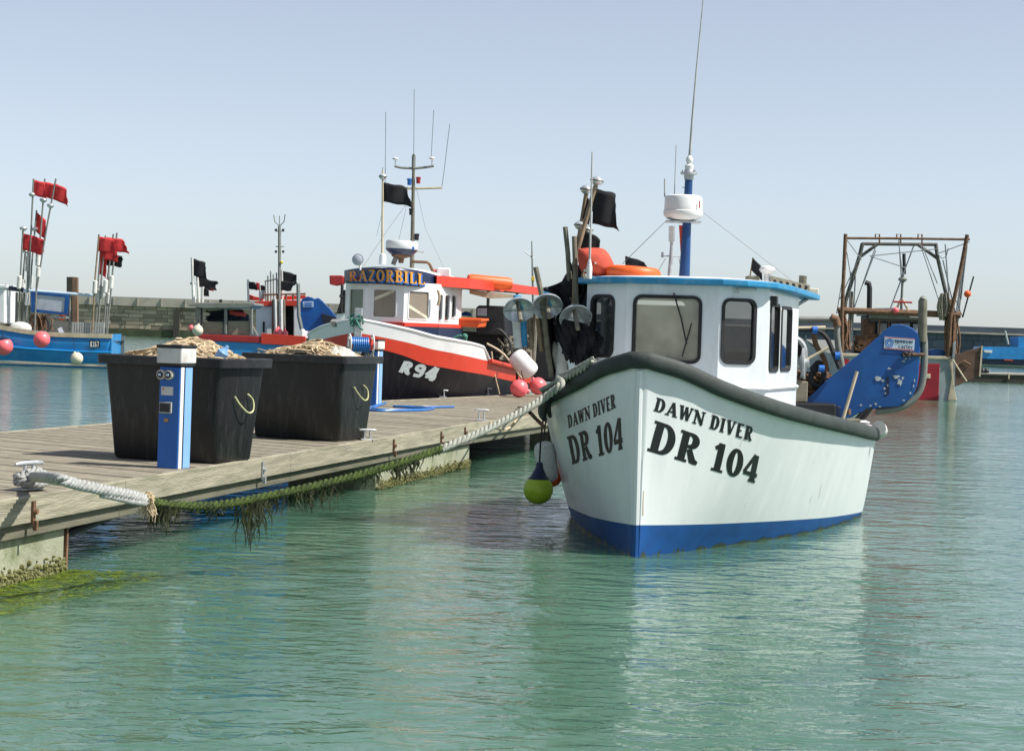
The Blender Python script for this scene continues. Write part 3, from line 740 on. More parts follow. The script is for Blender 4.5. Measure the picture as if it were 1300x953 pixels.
# hose lying on the deck
pts = curve([G(484, 512, ZD+.02), G(470, 520, ZD+.02), G(520, 521, ZD+.02), G(545, 519, ZD+.02), G(500, 515.5, ZD+.02), G(540, 516.5, ZD+.02), G(576, 516.3, ZD+.02)], 8)
h = MB().tube(pts, .02, 6).tube([p+Vector((.05, .35, 0)) for p in pts[:30]], .02, 6).build('hose', 'hose', smooth=True)
tag(h, 'thin blue hose lying on the deck by the far pedestal', 'hose')

# tubs ---------------------------------------------------------------
def tub(px, py, lx, ly, yaw, label, lean=.0):
    N = G(px, py, ZD); t = thing('storage_tub', label, 'plastic tub', (N.x, N.y, ZD), 'black plastic tubs on the pontoon')
    a = Vector((math.cos(R(yaw)), math.sin(R(yaw)), 0)); b_ = Vector((math.cos(R(yaw-90)), math.sin(R(yaw-90)), 0)); U = Vector((0, 0, 1)); Hh = .97
    c = N+a*lx/2+b_*ly/2; tp = .075
    def ring(z, ex, rad=.07, n=5, shrink=0):
        hx, hy = lx/2+ex, ly/2+ex; out = []
        for sx, sy, a0 in ((1, 1, 0), (-1, 1, 90), (-1, -1, 180), (1, -1, 270)):
            for i in range(n+1):
                an = R(a0+90*i/n); out.append(c+a*(sx*(hx-rad)+rad*math.cos(an))+b_*(sy*(hy-rad)+rad*math.sin(an))+U*(z))
        return out
    def loft(rs):
        mb = MB(); n = len(rs[0]); vs = [p for r in rs for p in r]
        return mb.add(vs, [(i*n+k, i*n+(k+1) % n, (i+1)*n+(k+1) % n, (i+1)*n+k) for i in range(len(rs)-1) for k in range(n)])
    rs = [ring(.03, -.045), ring(.0, -.02), ring(.03, .0), ring(.5*Hh, tp*.5), ring(Hh-.08, tp)]
    mb = loft(rs); mb.add(ring(.0, -.02), [tuple(range(24))]); mb.build('body', 'bin', t, smooth=True)
    rim = loft([ring(Hh-.085, tp), ring(Hh-.085, tp+.055), ring(Hh-.008, tp+.06), ring(Hh, tp+.052), ring(Hh, tp-.01), ring(Hh-.3, tp-.04)])
    rim.build('rim', 'binrim', t, smooth=True)
    mb = MB(); mb.add(ring(Hh-.16, tp-.03), [tuple(range(24))]); mb.build('inner_floor', 'black', t)
    return t, c, a, b_, Hh, tp
def ropepile(tubd, label, seed, m, hmax=.2, n=70, xr=(-.5, .5), name='rope_pile', bulk=True, group=None):
    t, c, a, b_, Hh, tp = tubd; r2 = random.Random(seed); mb = MB(); U = Vector((0, 0, 1)); Z = ZD*0
    def hz(x, y): return Hh-.06+hmax*max(0, (1-(abs(x)/.62)**2.4))*max(0, 1-(abs(y)/.44)**2.2)+(.03*math.sin(9*x+2)+.02*math.sin(14*y))
    for i in range(n):
        x, y = r2.uniform(*xr), r2.uniform(-.28, .28); rad = r2.uniform(.06, .2); a0 = r2.uniform(0, 360); sw = r2.uniform(120, 340); e = r2.uniform(.4, 1)
        ll = []; tilt = r2.uniform(-.12, .12); lift = r2.uniform(-.02, .03)
        for k in range(13):
            an = R(a0+sw*k/12); X = x+rad*math.cos(an); Y = y+rad*e*math.sin(an); X = max(-.58, min(.58, X)); Y = max(-.36, min(.36, Y))
            ll.append(c+a*X+b_*Y+U*(hz(X, Y)+lift+tilt*(X-x)))
        mb.tube(ll, r2.uniform(.008, .0135), 5)
    o = mb.build(name, m, smooth=True); tag(o, label, 'rope pile', group)
    if bulk:
        g = [[c+a*(-.55+1.1*i/16)+b_*(-.36+.72*j/10)+U*(hz(-.55+1.1*i/16, -.36+.72*j/10)-.03) for j in range(11)] for i in range(17)]
        for row in g:
            for q in row: q.x -= 0
        MB().grid(g).build('rope_core', m, o, smooth=True)
    return o
T1 = tub(273.5, 589.5, 1.13, .66, 157, 'nearest black plastic tub, heaped with rope, behind the blue pedestal')
ropepile(T1, 'heap of coiled tan rope filling the nearest black tub', 5, 'manila', .17, 150, group='heaps of rope in the black tubs')
T2 = tub(428.5, 561, 1.10, .74, 157, 'second black plastic tub, standing beyond the nearest one')
ropepile(T2, 'tan rope and pale net heaped in the second black tub', 9, 'manila', .16, 110, group='heaps of rope in the black tubs')
nb = MB(); c = T2[1]+T2[2]*-.33+Vector((0, 0, 0)); 
g = [[c+T2[2]*(.26*math.cos(R(t_))*s)+T2[3]*(.28*math.sin(R(t_))*s)+Vector((0, 0, .93+.13*(1-s*s)+.02*math.sin(t_*.11+s*9))) for t_ in range(0, 361, 15)] for s in (.05, .3, .5, .7, .85, 1)]
o = nb.grid(g).build('net_bundle', 'netwhite', smooth=True); tag(o, 'bundle of pale white net at the right end of the second tub', 'net')
c = T1[1]+T1[2]*-.50+T1[3]*-.18
o = MB().lathe(c+Vector((0, 0, 1.0)), [(.0, -.06), (.05, -.05), (.055, .03), (.02, .07), (.016, .1)], 12, (.5, -.1, .75)).build('plastic_bottle', 'pedlight', smooth=True)
tag(o, 'crumpled pale blue bottle lying on the rope at the tub edge', 'bottle')
# yellow handle cords on the right ends of the tubs
for td, lab in ((T1, 'yellow green handle cord on the end of the nearest tub'), (T2, 'yellow green handle cord on the end of the second tub')):
    t, c, a, b_, Hh, tp = td; lx = 1.13 if td is T1 else 1.1
    f_ = c-a*(lx/2+tp*.75+.012); U = Vector((0, 0, 1))
    pts = curve([f_+b_*-.14+U*.62, f_+b_*-.07+U*.54-a*.02, f_+b_*.04+U*.47-a*.04, f_+b_*.13+U*.49-a*.04, f_+b_*.155+U*.58-a*.02, f_+b_*.09+U*.64], 6)
    MB().tube(pts, .0075, 6).build('handle_cord', 'yellowcord', t, smooth=True)

# ================================================================== white and blue fishing boat (nearest)
B = G(806, 706, 0)
MH = Hull(B.x, B.y, 13.9, 5.5,
          bg=[(0, .06), (.06, .16), (.15, .32), (.3, .52), (.5, .73), (1.0, 1.05), (2.0, 1.31), (3.0, 1.53), (4.0, 1.66), (5.5, 1.72)],
          bw=[(0, .035), (.42, .22), (1.1, .50), (2.45, 1.01), (3.63, 1.34), (5.3, 1.57), (5.5, 1.58)],
          zg=[(0, 1.74), (.12, 1.68), (.45, 1.49), (1.0, 1.34), (2.0, 1.22), (3.0, 1.12), (4.2, 1.02), (5.5, .94)], flare=.8, rake=.07)
def zboot(x): return .276-.236*x/5.5
boat = thing('fishing_boat', 'white fishing boat with blue waterline band, dark rubber rail and blue edged wheelhouse roof', 'fishing boat', (B.x, B.y, 0), 'fishing boats in the harbour')
hl = MH.band(MH.zg, zboot, 14).build('hull', 'gel', boat, smooth=True)
MH.band(lambda x: zboot(x), lambda x: -.4, 6).build('waterline_band', 'boot', hl, smooth=True)
# stem plate
MB().tube([MH.local(.0, 0, .277), MH.local(-.012, 0, .5), MH.local(-.045, 0, 1.1), MH.local(-.06, 0, 1.62)], .034, 8).build('stem', 'gel', hl, smooth=True)
MB().tube([MH.local(.015, 0, -.3), MH.local(.0, 0, .276)], .033, 8).build('stem_band', 'boot', hl, smooth=True)
mb = MB(); r2 = random.Random(78); ww = [r2.uniform(.006, .032)+.012*math.sin(i*.7) for i in range(121)]
for sd in (-1, 1): mb.grid([[MH.pt(.02+5.45*(i/120)**1.3, z_*1.0 if z_ < 0 else max(.006, ww[i]), sd, .0022) for i in range(121)] for z_ in (-.05, 1)])
mb.build('tide_line', 'slime', hl, fixn=False)['kind'] = 'stuff'
mb = MB(); r2 = random.Random(77)
for i in range(16):      # scuffs, drips and a rust run at the stem
    x = r2.uniform(.35, 5.2); z = r2.uniform(.3, MH.zg(x)-.25); L__ = r2.uniform(.03, .16); w__ = r2.uniform(.002, .006)
    mb.grid([[MH.pt(x+w__*k+.01*math.sin(9*t), z+L__*t, 1, .0012) for k in (-1, 1)] for t in (0, .33, .66, 1)])
mb.build('scuffs', 'dirtywhite', hl, fixn=False)['kind'] = 'stuff'
mb = MB(); mb.grid([[MH.pt(.012+.012*k*(1-t*.6), .36+.22*t, 1, .003) for k in (0, 1)] for t in (0, .2, .4, .6, .8, 1)]); mb.build('rust_run', 'creamedge', hl, fixn=False)
MH.rail(.10, (.42, .74), zoff=-.03, out=.02, x1=5.35, nose=.03).build('rubbing_rail', 'rail', boat, smooth=True)
MB().tube([MH.local(5.3, 1.75, .99), MH.local(5.5, 1.76, .96), MH.local(5.56, 1.68, .93), MH.local(5.56, 1.2, .93), MH.local(5.56, -1.2, .93), MH.local(5.5, -1.72, .94)], .085, 10).build('stern_capping', 'dirtywhite', boat, smooth=True)
MB().grid([[MH.local(x, k*(MH.half(x, MH.zg(x)-.16)-.05), MH.zg(x)-.16) for k in (-1, 0, 1)] for x in MH.stations()[8:]]).build('deck', 'grill', boat)
# lettering on both bows
def hullmap(H, side, TL, TR, BL, BR, eps=.0025, arch=0, xm=1.7, skew=0.0):
    N = 8; lp = lambda a, b_, t: (a[0]+(b_[0]-a[0])*t, a[1]+(b_[1]-a[1])*t)
    cols = []
    for i in range(N+1):
        u = i/N; t = u+skew*u*(1-u); a = H.hit(*lp(TL, TR, t), side, xm); b_ = H.hit(*lp(BL, BR, t), side, xm); cols.append((u, a, b_))
    f4 = [interp([(c[0], c[k][m]) for c in cols]) for k in (1, 2) for m in (0, 1)]
    def g(x, y, k):
        x = min(1, max(0, x)); return H.pt(f4[2](x)*(1-y)+f4[0](x)*y, f4[3](x)*(1-y)+f4[1](x)*y, side, eps+k*.00025)
    return g
for side, m, cor in ((1, 'letter', (("DAWN DIVER", (833.5, 504), (957.3, 542.5), (829, 521), (954, 560)), ("DR 104", (831, 533), (967, 580), (820.5, 571.5), (960, 613.5)))),
                     (-1, 'letterbrown', (("DAWN DIVER", (720.2, 527.5), (781, 499.5), (721.8, 543.5), (782.5, 517.5)), ("DR 104", (719.5, 554.5), (790.5, 529), (726.5, 589.5), (792, 569.5))))):
    for txt, TL, TR, BL, BR in cor:
        mb = lettering(txt, hullmap(MH, side, TL, TR, BL, BR, skew=(0 if side < 0 else .17 if txt[1] == 'A' else .26)), True, gap=.05 if txt[1] == 'A' else .03, bold=1.05)
        mb.build('name_lettering' if txt[1] == 'A' else 'registration_number', m, hl, fixn=False)['label'] = ('black' if side == 1 else 'brownish faded') + (' boat name' if txt[1] == 'A' else ' registration number')

# wheelhouse: front pane, two angled facets, sides
def L2(x, y): v = MH.local(x, y, 0); return (v.x, v.y)
cor = [L2(3.4, -1.0), L2(1.85, -.87), L2(1.55, -.43), L2(1.55, .45), L2(1.85, .87), L2(3.4, 1.0)]
wh = MB(); 
wheel = bpy.data.objects.new('wheelhouse', None); COL.objects.link(wheel); wheel.parent = boat
faces = [(cor[2], cor[3], (804.5, 892.6, 374.6, 461), 'glass'), (cor[3], cor[4], (915.6, 960, 378.7, 462.7), 'darkglass'), (cor[1], cor[2], (752.6, 783, 373.7, 454), 'darkglass')]
Z0, Z1 = .95, 2.44
whm = None
walls = []
def join_walls(name, parent, m, specs):
    """one mesh of several holed walls, butted at the corners"""
    obs = [facade(None, 'w', m, A_, B_, z0, z1, holes, .035, parent) for A_, B_, z0, z1, holes in specs]
    bm = bmesh.new(); base = obs[0]
    for o_ in obs:
        bm.from_mesh(o_.data)
    me = bpy.data.meshes.new(name); bmesh.ops.remove_doubles(bm, verts=bm.verts, dist=.0005); bmesh.ops.recalc_face_normals(bm, faces=bm.faces)
    bm.to_mesh(me); bm.free(); me.materials.append(M[m])
    for o_ in obs: bpy.data.objects.remove(o_)
    o = bpy.data.objects.new(name, me); COL.objects.link(o); o.parent = parent
    md = o.modifiers.new('s', 'SOLIDIFY'); md.thickness = .035; md.offset = 0
    return o
bpy.data.objects.remove(wheel)
specs = []; wins = []
def W_(A_, B_, boxes, z0, z1, parent, **k):
    hs_ = [wall_window(b4_[0], b4_[1], b4_[2], b4_[3], A_, B_, parent, pane=p_, **k) for b4_, p_ in boxes]
    return (A_, B_, z0, z1, hs_)
for A_, B_, bx, p_ in faces: specs.append(W_(A_, B_, [(bx, p_)], Z0, Z1, boat, fw=.032, rad=.085))
specs.append(W_(cor[4], cor[5], [((972, 987.6, 385, 472), 'darkglass'), ((990, 1003, 389, 471), 'darkglass')], Z0, Z1, boat, fw=.03, rad=.07))
specs.append((cor[1], cor[0], Z0, Z1, [rrect(.2, .8, 1.65, 2.25, .05, .08)]))
specs.append((cor[0], cor[5], Z0, Z1, [rrect(.10, .42, 1.5, 2.3, .03, .06), rrect(.52, .92, 1.25, 2.34, .03, .06)]))
wall = join_walls('wheelhouse', boat, 'cabin', specs)
# ledge moulding round the foot
pts = [Vector((x, y, 1.46)) for x, y in cor[1:]]
MB().tube([p+MH.p*(.02 if i > 2 else -.02 if i == 0 else 0)-MH.a*.02 for i, p in enumerate(pts)], .022, 6).build('moulding', 'cabin', wall, smooth=True)
# interior: console, wheel, seat back, dark floor
ib = (MH.a, MH.p, Vector((0, 0, 1)))
MB().box(MH.local(1.95, 0, 1.45), (.45, 1.3, .5), ib).build('console', 'grill', boat, bevel=.02)
MB().box(MH.local(1.8, -.18, 1.78), (.22, .34, .24), ib).build('chart_plotter', 'black', boat, bevel=.01)
MB().box(MH.local(3.25, -.28, 1.75), (.05, .75, 1.0), ib).build('cream_backing_panel', 'cream', boat, bevel=.01)  # cream panel added so the front window looks brighter
MB().box(MH.local(2.6, .5, 1.5), (.4, .4, .6), ib).build('helm_seat', 'black', boat, bevel=.04)
MB().tube(curve([MH.local(1.75, -.25, 2.2), MH.local(1.7, 0, 2.13), MH.local(1.7, .2, 2.17), MH.local(1.8, .4, 2.3)], 6), .012, 6).build('wiring', 'rubber', boat, smooth=True)
fw_ = lambda y_, z_: MH.local(1.50, y_, z_)
MB().tube([fw_(.02, 2.34), fw_(.10, 2.1), fw_(.16, 1.86)], .008, 6).tube([fw_(.20, 2.06), fw_(.12, 1.74)], .007, 6).build('wiper', 'rubber', boat)
MB().tube(curve([MH.local(1.62, .62, 2.36), MH.local(1.60, .62, 2.40), MH.local(1.70, .78, 2.40)], 4), .01, 6).build('grab_handle', 'galv', boat)
# roof: overhanging slab, blue edge and white top
ro = [MH.local(x, y, 0) for x, y in ((1.40, -.5), (1.36, 0), (1.40, .5), (1.50, .72), (1.80, .97), (2.4, 1.06), (4.15, 1.16), (4.15, -1.16), (2.4, -1.06), (1.80, -.97), (1.50, -.72))]
def zr(p): return 2.475 - .02*((p-MH.o).dot(MH.a)-1.4)
def slab(zo, th, grow):
    c = sum((p for p in ro), Vector())/len(ro)
    return [p+(p-c).normalized()*grow+Vector((0, 0, zr(p)+zo)) for p in ro]
lo = slab(-.055, 0, 0); mb = MB(); mb.prism(lo, (0, 0, .06)); rf = mb.build('roof', 'blueroof', boat, bevel=.012)
mb = MB(); cc = sum(ro, Vector())/len(ro)
rws = []
for s in (1, .93, .7, .4, .02): rws.append([cc+(p-cc)*s*.98+Vector((0, 0, zr(p)*s+zr(cc)*(1-s)+.006+.04*(1-s**3))) for p in ro+[ro[0]]])
mb.grid(rws).build('roof_top', 'white', rf, smooth=True)
# mast, radar, whip
YM = MH.local(2.3, 0, 0).y+.1
mb = MB().tube([P(408.6+460, 355, YM), P(871.3, 300, YM), P(874.6, 224, YM)], [.055, .045, .038], 12)
mast = mb.build('mast', 'mastblue', boat, smooth=True)
mb = MB().prism([P(866, 355, YM), P(867.5, 286, YM), P(862, 286, YM)], (0, .012, 0)).build('mast_web', 'redbag', mast)
c = P(867.4, 266.5, YM); U = P(868.5, 236.5, YM)-c; U.normalize()
s = YM/F
MB().lathe(c-U*14*s, [(0, 0), (13*s, 0), (20*s, 2*s), (24.4*s, 6*s), (25.2*s, 9*s), (25.2*s, 12*s), (24.2*s, 13*s), (24*s, 28*s), (22.8*s, 31*s), (18*s, 32.5*s), (0, 33*s)], 40, U).build('radar_dome', 'white', boat, smooth=True)
MB().box(c-U*15.5*s, (44*s, 30*s, 2*s), (Vector((1, 0, 0)), Vector((0, 1, 0)), U)).build('radar_bracket', 'galv', boat)
MB().box(P(892, 260, YM-.15)-Vector((.03, 0, 0)), (.012, .01, .07)).build('radar_mark', 'redbag', boat)
c = P(874.7, 219.5, YM)
MB().lathe(c-U*.07, [(.045, 0), (.05, .05), (.085, .055), (.085, .075), (.05, .08), (.045, .1)], 16, U).build('flange', 'galv', mast, smooth=True)
MB().lathe(c+U*.03, [(.04, 0), (.045, .04), (.02, .06), (.035, .085), (.035, .11), (.016, .14)], 14, U).build('antenna_base', 'white', mast, smooth=True)
MB().tube([P(875.3, 205, YM), P(879, 150, YM), P(884, 90, YM), P(893.5, -8, YM)], [.016, .011, .008, .005], 8).build('whip_antenna', 'grill', mast, smooth=True)
for k in (-8, 0, 7): MB().tube([P(875+k, 221, YM-.03), P(875+k, 216, YM-.03)], .012, 6).build('lug', 'galv', mast)
MB().tube([P(866, 238, YM), P(874, 239, YM)], .007, 6).build('cleat_bar', 'galv', mast)
for pts, r in (([(843.8, 250), (843.8, 227)], .008), ([(856, 250), (858.5, 184)], .005)): MB().tube(PP(pts, YM+.1), r, 6).build('aerial', 'grill', boat, smooth=True)
MB().tube([P(850, 353, YM+.2), P(852.3, 322, YM+.2), P(852.8, 305, YM+.2)], [.024, .02, .016], 8).build('aerial_pole', 'galv', boat, smooth=True)
MB().tube([P(852.6, 307, YM+.2), P(852.9, 287, YM+.2)], .031, 14).build('aerial_canister', 'white', boat, smooth=True)
MB().tube(PP([(839, 325), (866, 325.5)], YM+.2), .008, 6).tube(PP([(841, 320), (841, 327)], YM+.2), .014, 6).build('aerial_crossbar', 'galv', boat, smooth=True)
for a, e in (((843, 283), (790, 335)), ((893, 270), (1008, 358)), ((862, 328), (866, 352)), ((845, 328), (832, 350))): MB().tube([P(*a, YM), P(*e, YM+.3)], .0035, 4).build('stay', 'wirem', boat)
# roof furniture, port quarter
YQ = MH.local(3.6, .9, 0).y
c = P(973.5, 359.5, YQ-.1)
MB().lathe(c, [(.035, 0), (.03, .06), (.03, .09), (.07, .11), (.085, .14), (.075, .165), (.03, .18), (0, .182)], 18).build('gps_antenna', 'white', boat, smooth=True)
MB().box(P(955, 356, YQ), (.12, .25, .09)).build('wood_block', 'tubegrey', boat, bevel=.01)
p0 = P(978, 358.5, YQ-.15); p1 = P(1028, 368, YQ+.3)
mb = MB(); d = (p1-p0); 
tr = mb.prism([p0+Vector((0, 0, -.02)), p1+Vector((0, 0, -.04)), p1+Vector((0, 0, .05)), p0+Vector((0, 0, .07))], (0, .03, 0))
tr = mb.build('cable_tray', 'tubegrey', boat)
for i in range(6):
    q = p0.lerp(p1, (i+.6)/6.3)+Vector((0, -.012, .015)); MB().lathe(q, [(.022, 0), (.022, .01)], 12, (0, 1, 0)).build('tray_hole', 'black', tr)
MB().tube([P(1018.5, 366, YQ+.5), P(1019.5, 350, YQ+.5)], .042, 12).build('vent_pipe', 'tubegrey', boat, smooth=True)
MB().box(P(1030.5, 371.5, YQ+.7), (.11, .25, .09)).build('deck_box', 'cream', boat, bevel=.01)
MB().tube([MH.local(3.4, 1.0, 2.3), MH.local(3.85, 1.05, 2.37)], .02, 8).build('roof_strut', 'grill', boat)
MB().box(MH.local(1.93, .92, 2.30), (.10, .07, .09), ib).build('port_light', 'black', boat, bevel=.008)
# ---- stern working gear on the port quarter
YS = MH.local(4.6, 1.2, 0).y
gant = MB().tube(PP([(1003, 405), (1056, 405.5), (1063, 408), (1062.5, 425), (1064, 440), (1070, 470)], YS+.2), .034, 10).build('gantry_pipe', 'greypaint', boat, smooth=True)
MB().tube(PP([(1055, 403), (1061.5, 405), (1063, 414)], YS+.19), .045, 10).build('elbow', 'rust', gant, smooth=True)
MB().tube(PP([(1004, 417), (1048, 416)], YS+.1), .022, 8).build('upper_bar', 'creamedge', boat, smooth=True)
MB().tube(curve(PP([(1004, 418.5), (1035, 419), (1049, 428), (1058, 448), (1066, 468)], YS+.1), 6), .026, 8).build('hydraulic_hose', 'rubber', boat, smooth=True)
MB().tube(curve(PP([(1033, 420), (1036, 438), (1046, 455), (1050, 472)], YS+.25), 6), .03, 8).build('hydraulic_hose', 'rust', boat, smooth=True)
MB().tube(curve(PP([(1030, 470), (1040, 460), (1046, 474), (1040, 490), (1030, 484), (1032, 472), (1046, 466)], YS+.3), 6), .032, 8).build('coiled_hose', 'rubber', boat, smooth=True)
for a in ((1031, 414, 1038, 424), (1059, 448, 1067, 455), (1040, 462, 1046, 474)):
    c = P((a[0]+a[2])/2, (a[1]+a[3])/2, YS+.08); MB().tube([c+Vector((-.028, 0, 0)), c+Vector((.028, 0, 0))], .042, 10).build('tape_band', 'lblue', boat, smooth=True)
c = P(1013, 462, YS)
MB().lathe(c-Vector((.10, 0, 0)), [(.05, 0), (.14, .01), (.14, .03), (.07, .045), (.065, .12), (.12, .14), (.17, .15), (.17, .17), (.05, .18), (.05, .22)], 20, (1, -.2, .05)).build('winch', 'galv', boat, smooth=True)
MB().tube(curve(PP([(1003, 428), (1012, 430), (1020, 438), (1022, 452), (1019, 480)], YS+.05), 5), .028, 8).build('winch_frame', 'galv', boat, smooth=True)
c = P(1012, 440, YS+.2); MB().ball(c, .11, 14, (1, 0, 0)).build('motor', 'rubber', boat, smooth=True)
MB().tube(PP([(1025, 456), (1052, 441)], YS-.02), .016, 8).build('boat_hook', 'creamedge', boat, smooth=True)
MB().box(P(1010, 497, YS+.1), (.22, .3, .22), (Vector((1, 0, .06)).normalized(), Vector((0, 1, 0)), Vector((0, 0, 1)))).build('fish_box', 'woodpanel', boat, bevel=.01)
MB().box(P(1030, 520, YS+.1), (.46, .5, .16)).build('engine_cover', 'black', boat, bevel=.02)
mb = MB(); r2 = random.Random(4)
for i in range(26):
    q = [P(1008+r2.random()*48, 470+r2.random()*34, YS+.3+r2.random()*.3) for _ in range(5)]; mb.tube(curve(q, 4), .012, 5)
mb.build('net_tangle', 'rust', boat, smooth=True)
mb = MB()
for i in range(9): mb.box(P(1012+r2.random()*46, 478+r2.random()*28, YS+.55), (.14, .12, .12))
mb.build('deck_clutter', 'tubegrey', boat, bevel=.02)['kind'] = 'stuff'
# net hauler plate
YH = MH.local(5.0, 1.75, 0).y-.1
outl = [(1012, 518), (1043, 529), (1076, 532), (1090, 524.5), (1115, 517.5), (1141.6, 515.6), (1150, 511), (1158, 503), (1164, 491), (1166, 478), (1168, 450), (1168.6, 433), (1165.5, 423), (1159, 416.5), (1150.6, 413), (1142, 411.4), (1133, 412.5), (1124, 418.5), (1107, 434), (1090, 449.6), (1052, 480.5)]
top = [P(x, y, YH) for x, y in outl]
hau = MB().prism(top, (.03, .16, 0)).build('net_hauler', 'blue', boat, bevel=.012)
MB().tube(PP([(1168, 381), (1171.5, 382)], YH+.05), .001, 4)
mb = MB().tube(curve(PP([(1171, 382), (1169, 405), (1166.5, 440), (1171, 432), ], YH+.05)[:1]+PP([(1172, 382), (1171, 410), (1173.5, 440), (1172, 478), (1166, 498), (1153, 512), (1136, 519), (1112, 522)], YH+.08), 6), .040, 10)
mb.build('hauler_frame', 'greypaint', boat, smooth=True)
MB().tube([P(1171.5, 381, YH+.04), P(1171, 434, YH+.04)], .05, 12).build('frame_sleeve', 'tubegrey', boat, smooth=True)
MB().tube([P(1146, 449.5, YH-.03), P(1173, 450.5, YH+.02)], .022, 8).build('clamp', 'rust', boat, smooth=True)
for x in (1148.5, 1155.5): MB().tube([P(x, 449.5, YH-.05)+Vector((math.cos(R(a)), 0, math.sin(R(a))))*.022 for a in range(0, 361, 30)], .009, 6).build('ring_bolt', 'rubber', hau, smooth=True)
# maker's sticker
def plane4(TL, TR, BL, BR, Y):
    q = [P(*TL, Y), P(*TR, Y), P(*BL, Y), P(*BR, Y)]
    return lambda x, y, k, e=.001: (q[2]*(1-y)+q[0]*y)*(1-x)+(q[3]*(1-y)+q[1]*y)*x + Vector((0, -e-k*.0002, 0))
f = plane4((1123, 427), (1161.5, 430), (1122, 442.5), (1160.5, 445.5), YH-.004)
st_ = MB().add([f(0, 0, 0), f(1, 0, 0), f(1, 1, 0), f(0, 1, 0)], [(0, 1, 2, 3)]).build('sticker', 'stickerwhite', hau, solid=.003)
for k in (.05, .95): MB().box(f(.5, k, 30), (38*YH/F, .004, .008), (Vector((1, 0, -.035)).normalized(), Vector((0, 1, 0)), Vector((0, 0, 1)))).build('sticker_stripe', 'redbag', st_)
lettering('@', lambda x, y, k: f(.04+.28*x, .16+.7*y, k+25), False).build('sticker_logo', 'lblue', st_, fixn=False)
lettering('spencer', lambda x, y, k: f(.33+.62*x, .56+.32*y, k+25), False).build('sticker_lettering', 'navy', st_, fixn=False)
lettering('carter', lambda x, y, k: f(.46+.49*x, .14+.32*y, k+25), False).build('sticker_lettering', 'navy', st_, fixn=False)
# bare chips in the blue paint
def blob(mb, cx, cy, rx, ry, Y, seed, n=13):
    r2 = random.Random(seed); p = [P(cx+rx*math.cos(2*math.pi*i/n)*r2.uniform(.35, 1.15), cy+ry*math.sin(2*math.pi*i/n)*r2.uniform(.35, 1.15), Y) for i in range(n)]
    mb.prism(p, (0, .002, 0))
mb = MB()
for i, (x, y, a, b_) in enumerate(((1115, 481, 5, 3.5), (1121, 483, 2.5, 2), (1138, 478, 5, 3.5), (1143, 485, 4, 5), (1146, 480, 2.5, 2), (1129, 467.5, 3, 1.6), (1123, 493, 1.8, 1.8), (1127, 489, 1.3, 2), (1124, 499, 2, 1.3), (1150, 455.5, 2.3, 1.5), (1147, 458.5, 2.4, 1.2), (1155, 455, 1.4, 1), (1093, 514, 2.5, 1.5), (1105, 515, 2, 1.4), (1112, 512.5, 2.2, 1.8), (1117, 516, 2, 1), (1160, 490, 1, 3), (1161, 483, .8, 3), (1156, 499, 1.6, 1.8), (1147, 508, 3, 1))): blob(mb, x, y, a, b_, YH-.007, i)
mb.build('paint_chips', 'chip', hau)['kind'] = 'stuff'
MB().prism(PP([(1125, 478), (1128.5, 478), (1129, 500), (1124, 503)], YH-.004), (0, .003, 0)).build('dark_stain', 'navy', hau)
MB().box(P(1058, 522, YH-.05), (.16, .06, .13)).build('bracket', 'navy', hau, bevel=.02)
MB().ball(P(1047, 526, YH-.08), .045, 10).tube([P(1046, 521, YH-.08), P(1046, 532, YH-.08)], .016, 8).build('valve', 'brass', hau, smooth=True)
MB().tube([P(1077, 526, YH-.08), P(1077, 519, YH-.08)], .028, 8).build('pivot_bolt', 'rust', hau, smooth=True)
o = MB().tube([P(1068, 539, YH-.16), P(1088, 471.5, YH-.12)], .019, 8).build('wooden_pole', 'creamedge', smooth=True)
tag(o, 'plain wooden pole leaning on the blue hauler plate', 'pole')
for a in (((1106, 517), (1085, 546)), ((1101, 518), (1080, 540))): MB().tube(PP(a, YH+.02), .025, 8).build('hauler_strut', 'rubber', boat, smooth=True)
MB().box(P(1078, 540, YH), (.22, .2, .16)).build('hauler_base', 'tubegrey', boat, bevel=.02)
MB().lathe(P(1093, 539, YH), [(.09, 0), (.1, .03), (.05, .05)], 14).build('deck_filler', 'dirtywhite', boat, smooth=True)

# ---- things on the starboard side of the boat
YD = MH.local(2.0, -1.1, 0).y
o = MB(); c = P(804, 347, YD-.35); ax_ = [Vector((math.cos(R(a)), math.sin(R(a)), 0)) for a in range(0, 361, 12)]
o.tube([c+v*.205+Vector((0, 0, -.01*v.x)) for v in ax_], .065, 12, cap=False)
o = o.build('life_ring', 'orange', smooth=True); tag(o, 'orange life ring lying flat on the front of the wheelhouse roof', 'life ring')
# red fabric bag
prof = [[P(732, 318, YD-.2), P(731, 340, YD-.2), P(737, 352, YD-.2)], ]
mb = MB(); outl = [(733, 315), (745, 313.5), (762, 313), (771, 316), (778, 327), (782, 341), (779, 350), (768, 353.5), (752, 352), (737, 347), (731, 333)]
cx, cy = 756, 334; rws = []
for k, (s, o_) in enumerate(((.05, -.17), (.5, -.15), (.85, -.09), (1.0, 0), (.85, .09), (.5, .14), (.05, .15))):
    rws.append([P(cx+(x-cx)*s+(1.5*math.sin(i*2.3+k) if 0 < k < 6 else 0), cy+(y-cy)*s, YD-.25+o_) for i, (x, y) in enumerate(outl+[outl[0]])])
o = mb.grid(rws).build('red_bag', 'redbag', smooth=True, subsurf=1, merge=.001); tag(o, 'faded red fabric bag tied by the poles at the wheelhouse roof corner', 'bag')
o = thing('whip_aerial', 'tall pale whip aerial on a white base in front of the red bag', 'aerial', P(748, 352, YD-.5))
MB().tube(PP([(748.2, 345), (750, 280), (751.8, 193)], YD-.5), [.012, .010, .006], 8).build('rod', 'grill', o, smooth=True)
